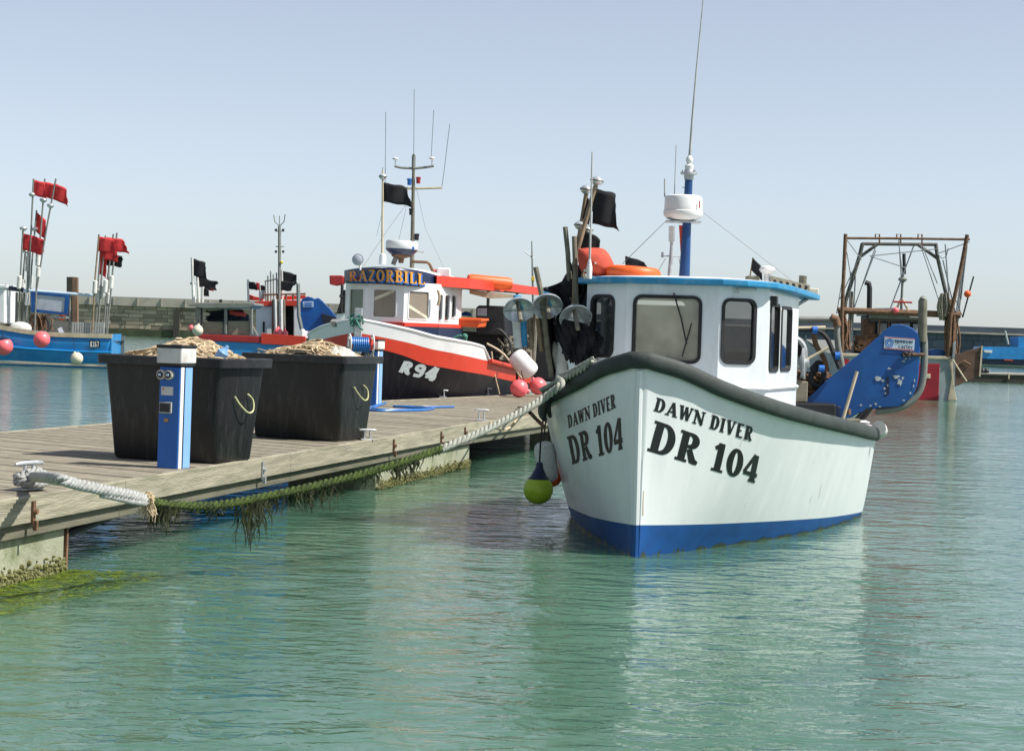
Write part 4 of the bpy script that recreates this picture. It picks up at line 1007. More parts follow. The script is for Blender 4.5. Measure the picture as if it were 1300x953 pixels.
MB().tube(PP([(747.8, 354), (748.3, 340), (748.6, 329)], YD-.5), [.026, .030, .012], 10).build('base', 'white', o, smooth=True)
MB().tube(PP([(741, 343), (747.5, 344), (748, 352), (741, 352)], YD-.48), .016, 8).build('bracket', 'cream', o, smooth=True)
def reflector(px, py, r, Y, parent, ax=(0, 0, 1)):
    c = P(px, py, Y); q = MB().lathe(c, [(.02, -r*.8), (r*.75, -r*.5), (r, -r*.12), (r*1.02, 0), (r, r*.12), (r*.75, r*.45), (.02, r*.7)], 16, ax).build('radar_reflector', 'shade', parent, smooth=True)
    MB().lathe(c, [(r*1.03, -.006), (r*1.07, -.006), (r*1.07, .006), (r*1.03, .006)], 16, ax).build('reflector_seam', 'tubegrey', q, smooth=True)
def danbuoy(label, pole, Y, m='bamboo', r=.02, refl=(), flags=(), floats=(), group='marker buoys with flags', name='dan_buoy'):
    p = [P(x, y, Y) for x, y in pole]
    t = thing(name, label, 'marker buoy', p[-1], group)
    MB().tube(p, r, 8).build('pole', m, t, smooth=True)
    for (x, y, rr_) in refl: reflector(x, y, rr_*Y/F, Y, t, p[0]-p[-1])
    for (x0, y0, x1, y1, fx, fy, drop, mt, amp, sd) in flags:
        a_ = P(x0, y0, Y-.01); b_ = P(x1, y1, Y-.01); fl = P(x0+fx, y0+fy, Y-.05)-a_
        mkflag('flag', mt, t, P0=a_, P1=b_, fly=fl, drop=drop*Y/F, amp=amp*Y/F, seed=sd, ragged=.10)
    for (x0, y0, x1, y1, w) in floats: 
        a_, b_ = P(x0, y0, Y), P(x1, y1, Y); d = (b_-a_)
        MB().tube([a_, a_+d*.06, a_+d*.5, a_+d*.94, b_], [w*Y/F*.6, w*Y/F, w*Y/F, w*Y/F, w*Y/F*.6], 12).build('float', 'whitefloat', t, smooth=True)
    return t
danbuoy('bamboo marker pole with a large square black flag and a round metal reflector', [(757.5, 232), (745, 275), (731, 325), (727, 420)], YD-.1, r=.024,
        refl=((758, 229.5, 8.3),), flags=((753.5, 239, 752, 284, 33, 5, 4, 'blackflag', 3.2, 1),))
danbuoy('bamboo marker pole with a small folded black flag and twin reflectors behind the red bag', [(744.5, 245), (738, 285), (728, 340), (722, 420)], YD+.05, r=.022,
        refl=((744, 240.5, 7.5), (737, 286, 8)), flags=((744, 249, 738, 276, 10, 10, 2, 'blackflag', 2, 2), (739, 290, 733, 313, 27, 14, 2, 'blackflag', 3, 3)))
danbuoy('short marker pole with a drooping black flag and a dented reflector low against the bag', [(748, 290), (742, 330), (736, 400)], YD+.2, r=.022,
        refl=((745.5, 291.5, 7.6),), flags=((747, 292, 745, 315, 16, 20, 0, 'blackflag', 3, 4),))
danbuoy('thick grey tube topped marker pole standing left of the red bag', [(717.5, 288), (721, 322), (727, 440)], YD-.05, m='tubegrey', r=.024, flags=((720.5, 326, 727, 350, 8, 16, 4, 'blackflag', 2, 6),), group=None)
danbuoy('short grey tube marker pole touching the left side of the red bag', [(729, 300), (730.5, 347), (734, 430)], YD-.12, m='tubegrey', r=.024, group=None)
danbuoy('grey tube marker pole leaning left above the middle lamp shaped reflector', [(680, 339), (688, 376), (697, 460)], YD-.2, m='tubegrey', r=.026, group=None)
# black cloths slung over the side gear
def cloth(rows, label, seed, Y, amp=.03):
    """rows of outline points, refined to a creased sheet with torn edges"""
    r2 = random.Random(seed); n, m = 14, 18; g = []
    R_ = [curve([Vector((x, y, 0)) for x, y in row], 8) for row in rows]
    at = lambda row, v: row[min(len(row)-1, int(v*(len(row)-1)+.5))]
    for i in range(n+1):
        u = i/n*(len(R_)-1); k = min(int(u), len(R_)-2); f = u-k; q = []
        for j in range(m+1):
            v = j/m; a, b_ = R_[k], R_[k+1]
            va = at(a, v); vb = at(b_, v); x = va.x*(1-f)+vb.x*f; y = va.y*(1-f)+vb.y*f
            if i == n: y += r2.uniform(-5, 5)
            if j in (0, m): x += r2.uniform(-2.5, 2.5)
            q.append(P(x, y, Y+amp*1.6*math.sin(j*.9+i*.35+seed)+amp*.8*math.sin(j*2.1-i*.8+seed)))
        g.append(q)
    o = MB().grid(g).build('black_cloth', 'blackflag', smooth=True, solid=.008); return tag(o, label, 'cloth', 'black flag cloths heaped beside the wheelhouse')
cloth([[(686, 367), (702, 362), (722, 355), (752, 352), (776, 358)], [(690, 374), (706, 371), (724, 372), (750, 366), (773, 365)], [(700, 392), (715, 392), (728, 385), (745, 372), (760, 371)], [(705, 406), (722, 408), (735, 402), (746, 392), (750, 385)]], 'black cloth draped from the wheelhouse roof corner over the marker poles', 2, YD-.05)
cloth([[(702, 400), (720, 406), (740, 410), (754, 418)], [(705, 416), (724, 422), (746, 426), (768, 430)], [(709, 434), (724, 442), (742, 448), (760, 450)], [(718, 452), (728, 460), (738, 466), (750, 468)]], 'torn black cloth hanging left of the wheelhouse just above the grey mooring rope', 5, YD-.36)
cloth([[(700, 372), (712, 360), (724, 340), (736, 336)], [(704, 395), (716, 388), (730, 372), (742, 356)], [(706, 420), (720, 410), (736, 396), (750, 380)], [(706, 446), (722, 440), (744, 420), (755, 400)]], 'dark cloth bundle filling the gap between the poles and the wheelhouse side', 8, YD+.25)
cloth([[(741, 352), (752, 352), (760, 356), (764, 360)], [(738, 372), (746, 372), (752, 375), (757, 378)], [(734, 398), (742, 400), (750, 404), (754, 408)], [(730, 420), (740, 424), (750, 428), (756, 432)]], 'narrow black cloth against the small window of the wheelhouse', 4, YD-.12)
cloth([[(688, 400), (697, 398), (706, 396)], [(690, 424), (699, 424), (708, 420)], [(694, 450), (704, 450), (712, 446)], [(702, 478), (709, 480), (716, 474)]], 'black cloth strip hanging from the middle dish reflector to the rope', 9, YD+.1)
def shade(px, py, rx, ry, Y, label, cord=True):
    c = P(px, py, Y); t = thing('dish_reflector', label, 'reflector', c, 'white dish reflectors beside the wheelhouse')
    r = rx*Y/F; tilt = R(50); ax = Vector((.12, -math.sin(tilt), -math.cos(tilt))).normalized()
    mb = MB(); mb.lathe(c, [(r, .0), (r*1.03, -.004), (r*.97, -.03), (r*.75, -.075), (r*.45, -.11), (r*.12, -.125), (r*.1, -.118), (r*.42, -.103), (r*.72, -.068), (r*.95, -.013), (r, 0)], 28, ax, cap=False)
    d_ = mb.build('dish', 'shade', t, smooth=True)
    MB().tube([c+ax*.16, c-ax*.22], .022, 8).build('spindle', 'tubegrey', t, smooth=True)
    s_ = ax.orthogonal().normalized()
    for k in range(2):
        v = (Matrix.Rotation(R(40+90*k), 3, ax) @ s_); MB().tube([c+v*r*.95, c-v*r*.95], .004, 4).build('spoke', 'wirem', d_)
    if cord:
        mb = MB(); tp = c-ax*.17
        for k in range(5): mb.tube([tp+Vector((math.cos(a*.8+k), math.sin(a*.8+k), 0))*.035+Vector((0, -.01, .012*k-.02+.006*math.sin(a))) for a in range(9)], .008, 5)
        mb.tube([tp, tp+Vector((.02, -.06, -.04)), tp+Vector((.055, -.09, -.10))], .012, 5)
        mb.build('cord', 'cyanrope', t, smooth=True)
    return t
shade(659, 394, 19.5, 13.5, YD-.35, 'leftmost white dish reflector, tied with blue cord')
shade(695, 389.5, 19.5, 13.5, YD-.3, 'middle white dish reflector of the row, tied with blue cord below the leaning tube')
shade(731, 404, 20.5, 13.5, YD-.4, 'white dish reflector nearest the wheelhouse window, without blue cord', cord=False)
# lower ends of more poles and floats behind the rail
for i, (a, b_, m_, r_, lab) in enumerate((((655, 405), (658, 442), 'whitefloat', .042, 'white marker float standing below the leftmost dish'), ((672, 400), (675, 444), 'bamboo', .022, 'bamboo pole between the two left dish reflectors'),
        ((690, 402), (700, 478), 'tubegrey', .026, 'brown tube below the middle dish reflector'), ((664, 400), (666, 440), 'blueroof', .032, 'blue painted pole end below the leftmost dish'),
        ((683, 404), (688, 446), 'bamboo', .026, 'short bamboo pole just below the middle dish'), ((716, 425), (712, 480), 'whitefloat', .055, 'pale float half hidden by the lower black cloth'))):
    o = MB().tube([P(*a, YD-.1), P(*b_, YD-.1)], r_, 10).build('marker_pole', m_, smooth=True); tag(o, lab, 'pole')
mb = MB(); c = [(697, 430), (706, 425), (716, 440), (726, 470), (722, 486), (708, 482), (699, 462)]
cx, cy = 711, 457; rws = []
for k, (s, o_) in enumerate(((.05, -.12), (.6, -.10), (1.0, 0), (.6, .1), (.05, .12))): rws.append([P(cx+(x-cx)*s, cy+(y-cy)*s, YD+.1+o_) for x, y in c+[c[0]]])
o = mb.grid(rws).build('net_sack', 'netwhite', smooth=True, subsurf=1, merge=.001); tag(o, 'pale net sack behind the lower black cloth at the boat side', 'sack')
# small black flags behind the wheelhouse
danbuoy('small torn black flag on a stick just right of the life ring', [(794.5, 325), (794.6, 352)], MH.local(3.2, -.6, 0).y, r=.008, flags=((794.5, 325, 794.5, 339, 26, 8, 0, 'blackflag', 1.6, 12),))
danbuoy('small pointed black flag on a stick beside the white mushroom antenna', [(956, 327), (952, 352)], YQ-.05, r=.008, flags=((956, 327.5, 953.8, 343, 13, 13, 0, 'blackflag', .8, 13),))

# ---- buoys hanging at the starboard bow
def hang_buoy(name, label, px, py, rpx, Y, m, top, tm, line, k=1.0, group='round buoy fenders'):
    c = P(px, py, Y); r = rpx*Y/F; t = thing(name, label, 'fender', c, group)
    MB().ball(c, r, 28, (0, 0, 1), k).build('ball', m, t, smooth=True)
    tp = P(*top, Y); ax = (tp-c).normalized(); h0 = r*.70
    MB().lathe(c, [(r*.735, r*.69*k), (r*.55, r*.88*k), (r*.28, (tp-c).length-.05), (.035, (tp-c).length-.01), (.03, (tp-c).length+.01), (.0, (tp-c).length+.012)], 24, ax).build('cone', tm, t, smooth=True)
    if line: MB().tube(curve([tp]+[P(x, y, Y-.02) for x, y in line], 5), .010, 6).build('lanyard', 'rubber', t, smooth=True)
    return t
hang_buoy('round_fender', 'lime green ball fender with navy cone hanging at the boat bow above the water', 683.3, 621, 19, 19.2, 'lime', (685, 588), 'navy', [(686, 565), (688, 545), (690, 530)])
MB()
def sausage(label, a, b_, rpx, Y, m, line=None, name='fender'):
    p, q = P(*a, Y), P(*b_, Y); d = q-p; r = rpx*Y/F; t = thing(name, label, 'fender', (p+q)/2, 'long fenders')
    MB().tube([p, p+d*.03, p+d*.09, p+d*.2, p+d*.5, p+d*.8, p+d*.91, p+d*.97, q], [r*.25, r*.62, r*.88, r, r, r, r*.88, r*.62, r*.25], 22).build('body', m, t, smooth=True)
    if line: MB().tube(PP(line, Y), .009, 6).build('lanyard', 'rubber', t, smooth=True)
    return t
sausage('pale grey long fender hanging against the starboard bow behind the lime ball', (690, 560), (697, 612), 13.5, 19.75, 'whitefloat', [(690, 560), (692, 540), (694, 530)])
hang_buoy('round_fender', 'orange ball fender mostly hidden between the lime ball and the bow', 700, 604, 14, 20.3, 'orange', (698, 578), 'orange', [(697, 560), (696, 535)])
# ---- mooring rope
RY = [(188, 634, 13.9), (215, 640, 14.2), (270, 641, 14.6), (330, 631, 15.0), (400, 616, 15.4), (460, 601, 15.8), (510, 586, 16.1), (560, 569, 16.5)]
ctrl = [P(x, y, d) for x, y, d in RY]
clean = [P(x, y, d) for x, y, d in ((556, 571, 16.5), (600, 553, 16.8), (640, 534, 17.1), (670, 518, 17.3), (692, 504, 17.45), (712, 488, 17.4))]
ral = [MH.local(x-.03, -(MH.bg(x)+.04), MH.zg(x)+.075) for x in (.62, .5, .4, .3, .22)]
t = thing('mooring_rope', 'thick mooring rope, green with weed in the middle, from near cleat to white boat', 'rope', P(188, 634, 13.9))
cp = G(36, 622, ZD)
def tw(name, m, pts, r, **k): return twist(MB(), curve(pts, 8), r, n=8, **k).build(name, m, t, smooth=True)
start = [cp+Vector((.02, .02, .10)), P(70, 607, 12.9), P(100, 615, 13.0), P(135, 622, 13.3), P(165, 628, 13.6), P(186, 634, 13.9)]
tw('near_strand', 'rope', start, .040, pitch=.15)
tw('spliced_strand', 'rope', [P(128, 627, 13.25), P(145, 630.5, 13.4), P(165, 635, 13.6), P(185, 638, 13.85)], .026, pitch=.1)
# turns about the cleat
hd = Vector((math.cos(R(62)), math.sin(R(62)), 0)); ho = Vector((-hd.y, hd.x, 0))
lp = []
for i in range(0, 61):
    a = i/60*2*math.pi*2.4; lp.append(cp+hd*(.12*math.cos(a))+ho*(-.075*math.sin(a)-.015)+Vector((0, 0, .045+.085*i/60)))
tw('cleat_turns', 'rope', lp[::4], .032, pitch=.13)
tw('cleat_tail', 'rope', [cp+hd*.12+Vector((0, 0, .12)), cp-ho*.07+Vector((0, 0, .15)), cp-hd*.13-ho*.03+Vector((0, 0, .10)), cp-hd*.06-ho*.12+Vector((0, 0, .06)), cp+hd*.1-ho*.11+Vector((0, 0, .07))], .032, pitch=.13)
c = P(186, 631, 13.88); mb = MB(); r2 = random.Random(2)
for i in range(140):
    d = Vector((r2.gauss(.1, .6), r2.gauss(0, .6), r2.gauss(.0, .6))).normalized(); mb.tube([c, c+d*.03, c+d*.05+Vector((.01, 0, -.01))], .006, 4)
for i in range(26):
    q = c+Vector((r2.uniform(-.05, .05), r2.uniform(-.03, .03), -.03)); mb.tube([q, q+Vector((r2.uniform(-.02, .03), 0, -.05)), q+Vector((r2.uniform(-.03, .04), 0, -r2.uniform(.07, .15)))], .0035, 4)
mb.build('frayed_knot', 'manila', t)['kind'] = 'stuff'
tw('weedy_strand', 'ropeweed', ctrl, .033, pitch=.17)
# fuzz of weed along the middle part
mb = MB(); cv = curve(ctrl, 12); r2 = random.Random(12)
for i in range(1300):
    k = r2.random(); j = int(k*(len(cv)-2)); p = cv[j].lerp(cv[j+1], r2.random()); a = r2.uniform(0, 6.28); thin = 1 if j > 6 else .7
    rr_ = .034; q = p+Vector((0, math.cos(a)*rr_, math.sin(a)*rr_)); ln = r2.uniform(.006, .028)*thin; e = q+Vector((r2.uniform(-.02, .02), math.cos(a)*ln*.6, math.sin(a)*ln*.4-ln*.6))
    w_ = Vector((r2.uniform(.002, .006), 0, 0)); mb.add([q-w_, q+w_, e+w_*.3, e-w_*.3], [(0, 1, 2, 3)])
mb.build('weed_fuzz', 'ropeweed', t)['kind'] = 'stuff'
mb = MB(); r2 = random.Random(21)
clumps = [(.10, .18, 50, .16), (.13, .13, 36, .13), (.17, .08, 24, .10), (.40, .30, 34, .30), (.43, .26, 22, .2), (.47, .18, 14, .2), (.55, .16, 34, .16), (.62, .2, 20, .3), (.74, .12, 20, .2), (.85, .12, 26, .16), (.9, .14, 20, .12), (.30, .1, 20, .1)]
for kx, ln, nn, wd_ in clumps:
    for i in range(nn):
        f_ = min(.99, max(0, kx+r2.gauss(0, .012))); j = int(f_*(len(cv)-1)); p = cv[j]+Vector((r2.uniform(-.06, .06), r2.uniform(-.02, .02), -.02))
        L_ = ln*r2.uniform(.3, 1.25); w_ = r2.uniform(.003, .011); dx = r2.uniform(-.3, .3)*wd_; rows = []
        for s in range(6):
            u = s/5; c = p+Vector((dx*u+.012*math.sin(u*7+i), .01*math.sin(u*5+i), -L_*u)); ww = w_*(1-u*.75); rows.append([c-Vector((ww, 0, 0)), c+Vector((ww, .002, 0))])
        mb.grid(rows)
mb.build('hanging_weed', 'weed', t)['kind'] = 'stuff'
tw('far_strand', 'ropegreen', clean+ral, .036, pitch=.17)
tw('rail_strand', 'ropegreen', [MH.local(x-.03, -(MH.bg(x)+.075), MH.zg(x)+.03) for x in (.9, .7, .52, .38, .24)], .030, pitch=.17)
# second thin brown line and chain at the bow
o = MB().tube(curve([G(658, 517, ZD+.03), P(668, 520, 18.6), P(680, 531, 18.5), P(691, 542, 18.3)], 6), .018, 6).build('brown_line', 'rust', smooth=True); tag(o, 'thin rusty brown line from the pontoon to the white boat bow', 'line')
o = MB().tube(curve([G(622, 536, ZD+.02), P(634, 545, 26), P(648, 542, 26.5), P(658, 529, 27), G(668, 522, ZD+.03)], 6), .016, 6).build('pale_line', 'manila', smooth=True); tag(o, 'slack pale line hanging over the pontoon edge near the far cleat', 'line')
mb = MB()
for k in range(4): mb.tube(curve([MH.local(.55+.06*k, -(MH.bg(.55)+.1), 1.5-.02*k), MH.local(.62+.05*k, -(MH.bg(.6)+.17), 1.3), MH.local(.75, -(MH.bg(.75)+.05), 1.15)], 5), .016, 6)
o = mb.build('lashing', 'rubber', smooth=True); tag(o, 'dark lashing lines over the starboard rail above the lime ball', 'rope')

# ================================================================== black, red and white boat beyond the pontoon
S0 = P(452, 500, 37.0)
RH = Hull(S0.x, 37.0, 13.0, 8.2,
          bg=[(0, .07), (.1, .30), (.3, .66), (.6, 1.02), (1.0, 1.30), (1.6, 1.52), (2.6, 1.62), (8.2, 1.6)],
          bw=[(0, .04), (.8, .45), (2, 1.0), (3.5, 1.35), (8.2, 1.42)],
          zg=[(0, 2.06), (.35, 1.94), (1.0, 1.78), (3.2, 1.62), (3.8, 1.56), (8.2, 1.42)], flare=.7, rake=.12)
redtop = interp([(0, 1.82), (.35, 1.71), (1, 1.55), (4.2, 1.31), (6.3, 1.18), (8.2, 1.10)])
redbot = interp([(0, 1.60), (.35, 1.47), (1, 1.25), (4.2, 1.02), (6.3, .88), (8.2, .80)])
bo = thing('fishing_boat', 'black hulled fishing boat with red band, white bulwark and red aft canopy', 'fishing boat', (S0.x, 37.0, 0), 'fishing boats in the harbour')
hl = RH.band(redbot, lambda x: -.4, 8).build('hull', 'hullblack', bo, smooth=True)
RH.band(lambda x: redtop(x), redbot, 4).build('red_band', 'red', hl, smooth=True)
whitetop = lambda x: RH.zg(x) if x < 3.4 else max(redtop(x)+.004, RH.zg(x)-(x-3.4)*.42)
RH.band(whitetop, redtop, 5, x1=4.1, transom=False).build('bulwark', 'rwhite', hl, smooth=True)
MB().tube([RH.local(-.01, 0, -.2), RH.local(-.06, 0, 1.0), RH.local(-.12, 0, 2.0)], .05, 8).build('stem', 'greypaint', hl, smooth=True)
for sd in (-1, 1): MB().tube([RH.local(x-.1*max(0, 1-x/.6), sd*(RH.bg(x)-.01), whitetop(x)+.012) for x in RH.stations() if x <= 4.1], .03, 8).build('capping', 'rwhite', hl, smooth=True)
MB().tube([RH.local(x, RH.bg(x)+.02, redtop(x)) for x in RH.stations() if x >= 3.8], .05, 8).build('capping', 'red', hl, smooth=True)
MB().grid([[RH.local(x, k*(RH.half(x, 1.0)-.08), 1.0) for k in (-1, 1)] for x in RH.stations()[8:]]).build('deck', 'greypaint', bo)
MB().grid([[RH.local(x, k*(RH.half(x, redtop(x)-.1)-.08), redtop(x)-.1) for k in (-1, 1)] for x in RH.stations()[8:]]).build('side_deck', 'greypaint', bo)
mb = lettering("R94", hullmap(RH, 1, (511, 457.5), (560, 467.5), (504, 471.5), (551, 484.5), eps=.012, xm=3.5), False, gap=.08, bold=1.35); mb.build('registration_number', 'rgrey', hl, fixn=False)
# bow post with green twine
MB().box(P(454.5, 420, 36.75), (.14, .14, .85)).build('bow_post', 'galv', bo, bevel=.01)
MB().prism(PP([(419, 408), (452, 408.5), (452, 414), (421, 414.5)], 37.2), (0, .5, .05)).build('bow_plate', 'greypaint', bo)
mb = MB(); r2 = random.Random(8)
for i in range(16): mb.tube(curve([P(452+r2.gauss(0, 4.2), 406+r2.gauss(0, 3.4), 36.7+r2.uniform(-.1, .2)) for _ in range(5)], 4), .016, 5)
mb.tube(PP([(452, 406), (457, 416), (461, 419)], 36.6), .02, 5)
o = mb.build('twine_bundle', 'greenrope', smooth=True); tag(o, 'tangle of green twine on the grey bow post of the black boat', 'twine')
# wheelhouse
def XY(px, Y): v = P(px, 400, Y); return (v.x, v.y)
wc = [XY(439, 40.3), XY(467, 39.4), XY(512, 39.2), XY(553.5, 39.8)]
ra = RH.a*1.9; w5 = (wc[3][0]+ra.x+.02, wc[3][1]+ra.y)
wc.append(w5); w6 = (wc[0][0]+ra.x, wc[0][1]+ra.y)
sp = []
sp.append(W_(wc[0], wc[1], [((445.5, 463.6, 366, 401.5), 'sea_green')], 1.5, 2.86, bo, frame='rwhite', fw=.02, rad=.05))
sp.append(W_(wc[1], wc[2], [((474.4, 504.6, 366.6, 403.6), 'tan')], 1.5, 2.86, bo, frame='rwhite', fw=.02, rad=.06))
sp.append(W_(wc[2], wc[3], [((517.7, 544.4, 369, 406), 'tan')], 1.5, 2.86, bo, frame='rwhite', fw=.02, rad=.06))
sp.append(W_(wc[3], wc[4], [((555.7, 561, 373, 408), 'darkglass'), ((563.6, 570, 373.5, 408), 'darkglass'), ((572.3, 578.3, 374, 404), 'darkglass')], 1.5, 2.86, bo, frame='rwhite', fw=.02, rad=.06, clip=(.02, .98)))
sp.append((wc[0], w6, 1.5, 2.86, [])); sp.append((w6, wc[4], 1.5, 2.86, [rrect(.3, .7, 1.7, 2.6, .02, .05)]))
wl = join_walls('wheelhouse', bo, 'rwhite', sp)
# pale diagonal reflections painted as cream strips on the middle and right panes
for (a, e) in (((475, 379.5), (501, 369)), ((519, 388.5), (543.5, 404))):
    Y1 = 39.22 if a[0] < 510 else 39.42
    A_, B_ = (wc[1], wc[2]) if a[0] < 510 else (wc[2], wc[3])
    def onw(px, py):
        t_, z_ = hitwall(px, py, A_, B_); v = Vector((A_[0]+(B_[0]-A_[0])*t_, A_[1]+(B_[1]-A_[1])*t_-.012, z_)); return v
    p, q = onw(*a), onw(*e); MB().add([p+Vector((0, 0, -.035)), q+Vector((0, 0, -.03)), q+Vector((0, 0, .03)), p+Vector((0, 0, .035))], [(0, 1, 2, 3)]).build('reflection_stripe', 'cream', bo)
# red and dark foot of the wheelhouse
def strip(pts, z0, z1, off):
    mb = MB()
    for a, c in zip(pts, pts[1:]):
        a = Vector((a[0], a[1], 0)); c = Vector((c[0], c[1], 0)); d = (c-a).normalized(); n_ = Vector((d.y, -d.x, 0)); m_ = (a+c)/2+n_*off
        mb.box((m_.x, m_.y, (z0+z1)/2), ((c-a).length+.02, .06, z1-z0), (d, n_, Vector((0, 0, 1))))
    return mb
strip(wc, 1.985, 2.06, .03).build('red_skirt', 'red', wl)
strip(wc, 1.3, 1.98, .028).build('dark_skirt', 'navy', wl)
# roof and visor with the name
def vis(u, z): # u 0..1 along the bow of the visor
    px = 437+118.5*u
    Yv = 38.95+1.15*(2*u-1)**2
    return px, Yv
vt = lambda u: 343.2-13*4*u*(1-u)*.75+6.5*u+1.5*math.sin(u*3.14)*1.5
vb = lambda u: 359.6-2.6*4*u*(1-u)*.6+6.5*u
g = []
for j in range(5):
    g.append([P(vis(i/24, 0)[0], vb(i/24)+(vt(i/24)-vb(i/24))*j/4, vis(i/24, 0)[1]) for i in range(25)])
visr = MB().grid(g).build('visor', 'navy', bo, smooth=True, solid=.05)
back = [Vector((w6[0], w6[1]+.2, 0)), Vector((w5[0], w5[1]+.2, 0))]
topz = [g[4][i] for i in range(25)]
rows = [[Vector((p.x, p.y, p.z-.01)) for p in topz], [Vector((p.x+.3, p.y+1.2, p.z+.02)) for p in topz], [Vector((p.x+.48, p.y+2.0, p.z-.02)) for p in topz]]
MB().grid(rows).build('roof', 'rwhite', bo, smooth=True, solid=.05)
MB().grid([[Vector((p.x, p.y+.03, p.z+.06)) for p in g[0]], [Vector((p.x+.48, p.y+2.0, p.z+.06)) for p in g[0]]]).build('ceiling', 'rwhite', bo, solid=.03)
def vmap(dx, dy, e):
    def f(x, y, k):
        u = .045+.825*x+dx; px, Yv = vis(u, 0); t_, b_ = vt(u), vb(u); h_ = b_-t_
        py = b_-h_*.15-(h_*.68)*y+dy
        return P(px, py, Yv-e-k*.0004)
    return f
lettering("RAZORBILL", vmap(.011, 1.8, .012), True, gap=.03, bold=1.1).build('name_shadow', 'lblue', visr, fixn=False)
lettering("RAZORBILL", vmap(0, 0, .026), True, gap=.03, bold=.85).build('name_lettering', 'gold', visr, fixn=False)
# port light box
MB().prism(PP([(418, 349.5), (434.5, 349.5), (436, 352), (436, 361), (426, 362.5), (418.5, 361)], 39.6), (0, .3, 0)).build('light_box', 'darkred', bo, bevel=.02)
# aft canopy in red with a brown underside
cp_ = [P(*a) for a in ((554.5, 355, 39.9), (596, 358.5, 41), (640, 363, 43), (684, 369, 45.5))]
far = [p+Vector((-1.6, .9, .02)) for p in cp_]
mb = MB()
for k in range(3):
    a, c, d_, e = cp_[k], cp_[k+1], far[k+1], far[k]
    mb.grid([[a+Vector((0, 0, .055)), c+Vector((0, 0, .055))], [e+Vector((0, 0, .12)), d_+Vector((0, 0, .12))]])
mb.build('canopy', 'red', bo, solid=.03)
cm = MB()
for k in range(3):
    a, c = cp_[k], cp_[k+1]; up_ = Vector((0, 0, .07 if k == 0 else .075)); dn = Vector((0, 0, .16 if k < 2 else .13))
    cm.add([a-dn*.8, c-dn*.8, c+up_, a+up_, a-dn*.8+Vector((-.03, .05, 0)), c-dn*.8+Vector((-.03, .05, 0)), c+up_+Vector((-.03, .05, 0)), a+up_+Vector((-.03, .05, 0))], [(0, 1, 2, 3), (5, 4, 7, 6), (0, 4, 5, 1), (3, 2, 6, 7)])
cm.build('canopy_fascia', 'red', bo)
MB().grid([[p+Vector((0, .04, -.08)) for p in cp_], [p+Vector((0, 0, -.02)) for p in far]]).build('canopy_lining', 'tubegrey', bo, solid=.02)
for px, Y in ((600, 41.4), (640, 43.3), (676, 45)):
    v = P(px, 372, Y); MB().tube([v+Vector((-.35, .3, .05)), Vector((v.x-.35, v.y+.3, 1.0))], .035, 8).build('canopy_post', 'greypaint', bo)
MB().prism(PP([(596, 368), (630, 371.5), (655, 374.5), (655, 377.5), (620, 378.5), (596, 372.5)], 42.2), (0, .3, 0)).build('canopy_beam', 'creamedge', bo)
rafts = MB(); c = P(618, 356.5, 42.4)
rafts.lathe(c-Vector((.42, .1, 0)), [(.05, 0), (.12, .02), (.14, .1), (.14, .9), (.12, 1.0), (.04, 1.02)], 18, (1, .35, -.05))
o = rafts.build('life_raft', 'orange', smooth=True); tag(o, 'orange life raft roll lying on the red canopy of the black boat', 'life raft')
MB().box(P(556, 347, 40.6), (.30, .3, .16)).build('roof_locker', 'pink', bo, bevel=.02)
t = thing('raft_canister', 'white plastic box with small blue marks on the wheelhouse roof edge', 'box', P(563, 352, 40.5))
MB().box(P(563.5, 346.5, 40.5), (.28, .3, .2)).build('box', 'rwhite', t, bevel=.03)
MB().box(P(563, 351, 40.33), (.07, .01, .03)).build('mark', 'lblue', t)
# radar
YR = 40.3; s = YR/F
c = P(509.5, 322, YR)
MB().lathe(c, [(0, 0), (14*s, 0), (18*s, 3*s), (20*s, 5.5*s), (20.3*s, 6*s), (20.5*s, 14*s), (19*s, 16*s), (0, 16.5*s)], 36, (.033, 0, 1)).build('radar_dome', 'white', bo, smooth=True)
MB().lathe(c-Vector((0, 0, .004)), [(14.2*s, -1*s), (18.4*s, 2.6*s), (20.6*s, 5.7*s), (20.6*s, 5.2*s)], 36, (.033, 0, 1)).build('dome_band', 'navy', bo, smooth=True)
MB().lathe(c, [(3*s, -12*s), (4*s, -6*s), (12*s, -4*s), (13*s, -1*s)], 16).build('radar_stand', 'rust', bo, smooth=True)
MB().tube(PP([(499, 336), (503, 326)], YR), .05, 8).build('stand_leg', 'greypaint', bo)
MB().lathe(P(524.5, 315, YR-.33), [(.03, 0), (.03, .006)], 12, (.2, -1, 0)).build('dome_mark', 'lblue', bo)
MB().tube(PP([(522, 332), (542, 333), (545, 335), (551, 347)], YR), .03, 8).build('grab_rail', 'rust', bo, smooth=True)
sl_ = MB().lathe(P(455, 330, 39.3), [(.03, -.09), (.09, -.05), (.115, .02), (.118, .06), (.10, .065)], 20, (-.2, -1, .1)).build('searchlight', 'chrome', bo, smooth=True)
MB().lathe(P(454.7, 330, 39.3), [(.10, .066), (.09, .075), (0, .085)], 20, (-.2, -1, .1)).build('searchlight_lens', 'vinyl', sl_, smooth=True)
MB().tube(PP([(457, 336), (457.5, 343)], 39.3), .02, 8).build('searchlight_stem', 'rwhite', sl_)
MB().lathe(P(485.3, 335.5, 39.9), [(.075, 0), (.075, .12), (.06, .2), (.03, .22)], 16, (.033, 0, 1)).build('aerial_base', 'rwhite', bo, smooth=True)
YP = 39.9
fp = MB().tube(PP([(485.3, 322), (485.8, 260), (485.9, 216)], YP), [.025, .022, .018], 8).build('flagpole', 'creamedge', bo, smooth=True)
reflector(486, 224, 5.2*YP/F, YP, bo)
MB().tube(PP([(485.8, 219), (486.2, 212.5)], YP), .012, 6).build('pole_tip', 'galv', fp)
